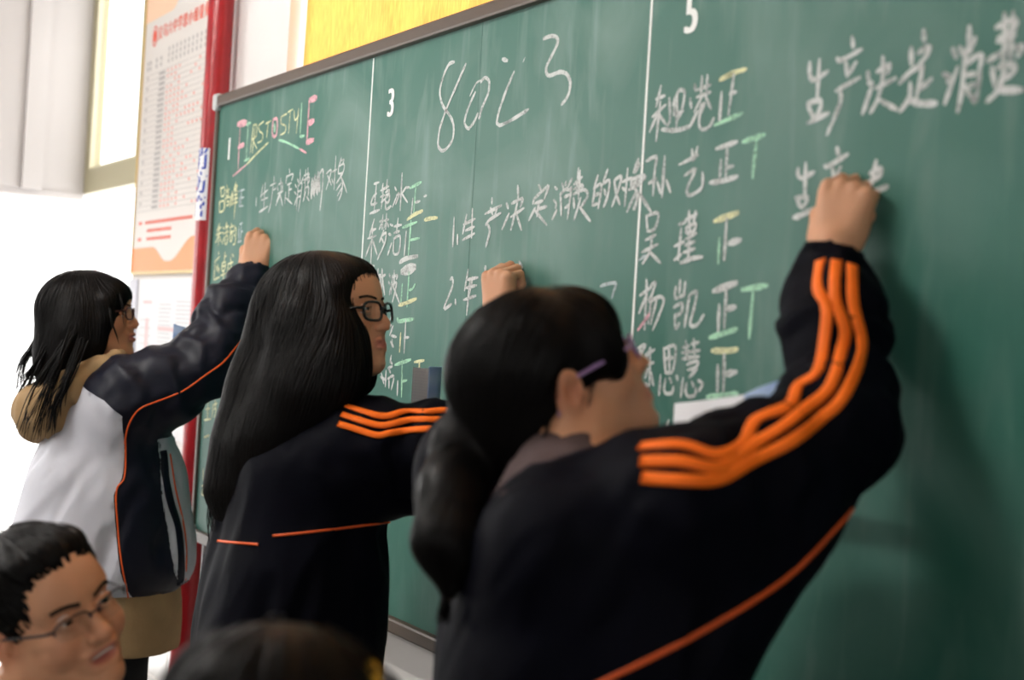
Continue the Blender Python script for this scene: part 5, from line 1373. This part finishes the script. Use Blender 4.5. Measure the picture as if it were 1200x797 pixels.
    V, F = Ct.mesh(.009); V = folds(V, F, lambda P: .006*nz3(P, (10, 10, 3), 2)); obj_mesh('coat_hem', fast_mesh('coat_hem', V, F), M_khaki, root)
    # hair
    H = Solid(); E = lambda c_, r, k=.015, op='+': H.ell(f(*c_), np.array(r)*f.s, f.R, k, op)
    E((0, -.022, .020), (.092, .118, .096)); E((0, .058, .042), (.062, .036, .034), .03)
    for s in (-1, 1):
        H.chain([f(s*.068, .050, .030), f(s*.076, .040, -.02), f(s*.078, .018, -.065), f(s*.08, .0, -.10)], [.022, .020, .020, .02], .02)
        H.chain([f(s*.080, -.02, .0), f(s*.085, -.03, -.05), f(s*.08, -.045, -.11)], [.03, .034, .03], .03)
    E((0, .122, -.042), (.062, .070, .080), .014, '-')
    E((0, -.068, -.085), (.090, .062, .125), .05); E((0, -.090, -.12), (.075, .055, .09), .05)
    for s in (-1, 1): E((s*.072, -.022, -.070), (.028, .050, .085), .04)
    HV, HF = H.mesh(.0065); HV = relax(HV, HF, 1)
    crown = f(0, -.02, .125)
    def flow(p, n):
        q = f.loc(p); w = min(1, max(0, (q[2]-(-.03))/.08)); out = p-crown
        back = unit(np.array((0, 0, -1.))-f.R[:, 1]*.45) if q[1] < -.02 else np.array((0, 0, -1.))
        return unit(out)*w + (1-w)*back
    st = strands(HV, HF, flow, 1800, 30, .012, .0013, 8, free=5)
    lk = locks([([at(75, 375, 3.53), at(50, 415, 3.51), at(34, 445, 3.51), at(21, 470, 3.52)], 45, .012), ([at(85, 390, 3.46), at(66, 435, 3.42), at(52, 475, 3.405), at(42, 512, 3.40)], 60, .013),
                ([at(95, 400, 3.44), at(80, 440, 3.405), at(64, 475, 3.395), at(58, 508, 3.39)], 50, .012), ([at(60, 370, 3.56), at(40, 405, 3.56), at(26, 430, 3.57), at(24, 462, 3.58)], 35, .010),
                ([at(78, 400, 3.47), at(52, 440, 3.45), at(38, 470, 3.44), at(26, 520, 3.44)], 30, .012), ([at(128, 362, 3.48), at(131, 380, 3.465), at(139, 403, 3.47)], 6, .003), ([at(140, 345, 3.50), at(143, 360, 3.49), at(148, 385, 3.50)], 4, .003)], 5, .0017)
    V, F = join_vf((HV, HF), st, lk); obj_mesh('hair', fast_mesh('hair', V, F), M_hair, root)
    trousers_shoes(root, (c[0], c[1], .80), fw, M_black)
    ad.done()
    chalk_stick(tips[0]*.5+tt*.5, (.1, .9, .3), 'short white chalk stick in the hand of the girl in the white jacket')
    booklet(at(202, 402, 3.72), [(RA*.95+VA*.2, .034, .050, -.008, M_bluepage, 'cover'), (-RA*.2+VA*.9, .04, .05, 0, M_page, 'page')], 'small pale blue handout held by the girl in the white jacket')
    return root
M_navy2 = mat('navy_satin', (.0038, .0046, .0130), .48, .22, bump=(40, .12), vary=(9, .2))

# ------------------------------------------------------------------ seated students
def chair(loc, fwd, label):
    e = empty('student_chair', (loc[0], loc[1], 0), label, 'chair', None); e.rotation_euler = (0, 0, math.atan2(fwd[1], fwd[0])-math.pi/2)
    mw = mat('birch_ply', (.48, .30, .14), .5, .3, vary=(12, .15, (1, 8, 1))); ms = mat('grey_steel', (.25, .26, .27), .4, .5, .8)
    MB().box((-.19, -.19, .415), (.19, .19, .433), .006).build('seat', mw, e)
    MB().box((-.19, -.225, .62), (.19, -.208, .80), .006).build('backrest', mw, e)
    for x in (-.17, .17):
        MB().tube([(x, .16, .415), (x, .19, .0)], .011, 8).build('leg', ms, e, True)
        MB().tube([(x, -.19, .80), (x, -.195, .43), (x, -.22, .0)], .011, 8).build('leg', ms, e, True)
    return e

def seated_body(S, f, c, fw, nb, sh_z, arms=True):
    """sitting figure: trunk, arms resting forward, thighs level, shins down"""
    rt = np.array((fw[1], -fw[0], 0)); fwd = np.array(fw)
    S.cone(f(0, -.028, -.06), nb, .050, .056, .03)
    torso_solid(S, c, fw, [(sh_z-.08, .15, .09, .11, 0), (sh_z-.25, .14, .09, .14, 0), (.53, .15, .11, .10, 0)])
    ends = []
    for s in (-1, 1):
        sh = np.array((c[0], c[1], sh_z-.02))+rt*s*.165; elb = sh+fwd*.10+np.array((0, 0, -.25))+rt*s*.03; w = elb+fwd*.20+np.array((0, 0, -.03))-rt*s*.06
        S.cone(nb-np.array((0, 0, .05)), sh, .05, .045, .05); S.chain([sh, elb, w], [.044, .038, .028], .02)
        hip = np.array((c[0], c[1], .52))+rt*s*.09; kn = hip+fwd*.40+np.array((0, 0, -.01)); an = np.array((kn[0], kn[1], .07))
        S.chain([hip, kn, an], [.08, .058, .040], .03); hand_solid(S, w, unit(fwd+np.array((0, 0, -.5))), np.array((0, 0, -1.)), -rt*s, .95, (25, 35, 25))
        ends.append((sh, elb, w, hip, kn, an))
    return ends

def seated_clothes(root, c, fw, nb, sh_z, ends, m_top, m_tr, top_name):
    J = Solid(); torso_solid(J, c, fw, [(sh_z-.08, .17, .12, .11, 0), (sh_z-.25, .175, .135, .15, 0), (.56, .175, .14, .10, 0)], .06)
    for sh, elb, w, hip, kn, an in ends:
        J.cone(nb-np.array((0, 0, .05)), sh, .066, .064, .05); J.chain([sh, elb, w], [.066, .058, .042], .03)
    J.cone(nb-np.array((0, 0, .02)), nb+np.array((0, 0, .02)), .075, .07, .02)
    J.cone(nb+np.array((0, 0, .12)), nb-np.array((0, 0, .03)), .060, .060, .008, '-')
    garment(root, top_name, J, .010, m_top, fold_fn([ends[1][0], ends[1][1], ends[1][2]], .006, .008, 41))
    T = Solid()
    for sh, elb, w, hip, kn, an in ends: T.chain([hip, kn, an+np.array((0, 0, .02))], [.095, .075, .062], .03)
    V, F = T.mesh(.012); obj_mesh('trousers', fast_mesh('trousers', V, F), m_tr, root)
    for sh, elb, w, hip, kn, an in ends:
        q = np.array((an[0], an[1], 0)); fwd = np.array(fw)
        V, F = Solid().ell(q+fwd*.05+np.array((0, 0, .035)), (.042, .12, .04), yaw_to(fw), .01).ell(q+np.array((0, 0, .055)), (.036, .05, .05), yaw_to(fw), .03).mesh(.01); V[:, 2] = np.maximum(V[:, 2], 0)
        obj_mesh('shoe', fast_mesh('shoe', V, F), M_shoe, root)

def boy():
    R = look(-38, 8, 22); f = Fr(at(56, 714, 1.95), R, 1.0)
    fw = unit((.75, .66, 0)); c = np.array((f.o[0]-.01, f.o[1]-.03, 0)); sh_z = f.o[2]-.185
    nb = np.array((c[0], c[1]+.0, sh_z+.03))
    root = person((c[0], c[1], 0), 'smiling boy with short black hair and half-rim glasses, looking up at the board'); ad = Adopt(root)
    S = Solid(); head_solid(S, f, False, True); ends = seated_body(S, f, c, fw, nb, sh_z)
    hb = box_of(f(-.1, -.12, -.13), f(.1, .13, .13), pad=.04)
    V, F = skin_body(S, [hb], .011, .0023); me = fast_mesh('body', V, F); skin_colors(me, f); obj_mesh('body', me, M_skin, root); bv = bvh_of(V, F)
    eyes(f, root); brows(bv, f, root, .0055, .0012)
    # upper teeth
    b = MB()
    for i in range(-3, 4):
        x = i*.0062; y = .0875-.10*(abs(x)**1.5); b2 = MB().box((-.0029, -.003, -.0045), (.0029, .003, .0045), .0012)
        b.add([f(v[0]+x, v[1]+y-.001, v[2]-.0605) for v in b2.v], b2.f)
    b.build('teeth', mat('tooth_enamel', (.78, .74, .66), .25, .5), root, True)
    glasses(f, root, mat('gunmetal_frame', (.03, .03, .035), .3, .5, .6), .0014, .0265, .0145, .105, -.006, half=True, temple_r=.0020)
    H = Solid(); E = lambda c_, r, k=.015, op='+': H.ell(f(*c_), np.array(r), f.R, k, op)
    E((0, -.024, .034), (.083, .104, .084)); E((0, .040, .080), (.055, .034, .022), .03)
    E((0, .118, -.030), (.080, .078, .098), .010, '-')
    for s in (-1, 1): E((s*.092, .0, -.03), (.03, .030, .040), .01, '-'); E((s*.080, .060, -.02), (.03, .035, .05), .012, '-')
    E((0, -.05, -.125), (.12, .12, .06), .02, '-')
    HV, HF = H.mesh(.005); HV = relax(HV, HF, 1); crown = f(0, -.05, .12)
    def flow(p, n):
        q = f.loc(p); return unit(p-crown)+f.R @ np.array((0, .35 if q[2] > .03 else 0, -.35))
    st = strands(HV, HF, flow, 1100, 9, .008, .0022, 9, lift=.004, free=3)
    V, F = join_vf((HV, HF), st); obj_mesh('hair', fast_mesh('hair', V, F), M_hair, root)
    seated_clothes(root, c, fw, nb, sh_z, ends, mat('white_fleece', (.62, .62, .60), .9, .1, bump=(150, .3)), M_black, 'hoodie')
    ad.done()
    chair((c[0]-fw[0]*.02, c[1]-fw[1]*.02), fw, 'wooden student chair under the smiling boy')
    return root

def dark_student():
    R = yaw_to((-.35, .94)) @ rotx(math.radians(-12)); f = Fr(at(338, 893, 1.25), R, 1.0)
    fw = unit((-.97, -.20, 0)); c = np.array((f.o[0]+.02, f.o[1], 0)); sh_z = f.o[2]-.185; nb = np.array((c[0], c[1], sh_z+.03))
    root = person((c[0], c[1], 0), 'seated student seen from behind, only black hair with a yellow clip showing'); ad = Adopt(root)
    S = Solid(); head_solid(S, f); ends = seated_body(S, f, c, fw, nb, sh_z)
    V, F = skin_body(S, [box_of(f(-.1, -.12, -.13), f(.1, .13, .13), pad=.04)], .011, .004)
    me = fast_mesh('body', V, F); skin_colors(me, f); obj_mesh('body', me, M_skin, root); eyes(f, root)
    H = Solid(); E = lambda c_, r, k=.015, op='+': H.ell(f(*c_), np.array(r), f.R, k, op)
    E((0, -.022, .026), (.092, .114, .094)); E((0, .06, .05), (.062, .036, .032), .03); E((0, -.075, -.06), (.075, .05, .09), .04)
    E((0, .118, -.045), (.062, .068, .085), .014, '-')
    HV, HF = H.mesh(.006); HV = relax(HV, HF, 1); crown = f(0, -.04, .12)
    st = strands(HV, HF, lambda p, n: unit(p-crown)+np.array((0, 0, -.5)), 600, 14, .011, .0022, 12, lift=.004, free=3)
    V, F = join_vf((HV, HF), st); obj_mesh('hair', fast_mesh('hair', V, F), M_hair, root)
    hb_ = bvh_of(HV, HF); p, n_ = survey(hb_, [(430, 783), (436, 786), (439, 793), (437, 802)], 2)
    if len(p) > 2: ribbon3d(p, n_, .010, .005, 'hair_clip', mat('yellow_plastic', (.75, .42, .03), .35, .5), root)
    seated_clothes(root, c, fw, nb, sh_z, ends, M_navy, M_black, 'jacket')
    ad.done()
    chair((c[0]-fw[0]*.02, c[1]-fw[1]*.02), fw, 'wooden student chair under the student with the yellow clip')
    return root

for make in (girl_ponytail, girl_long_hair, girl_white_jacket, boy, dark_student):
    make()
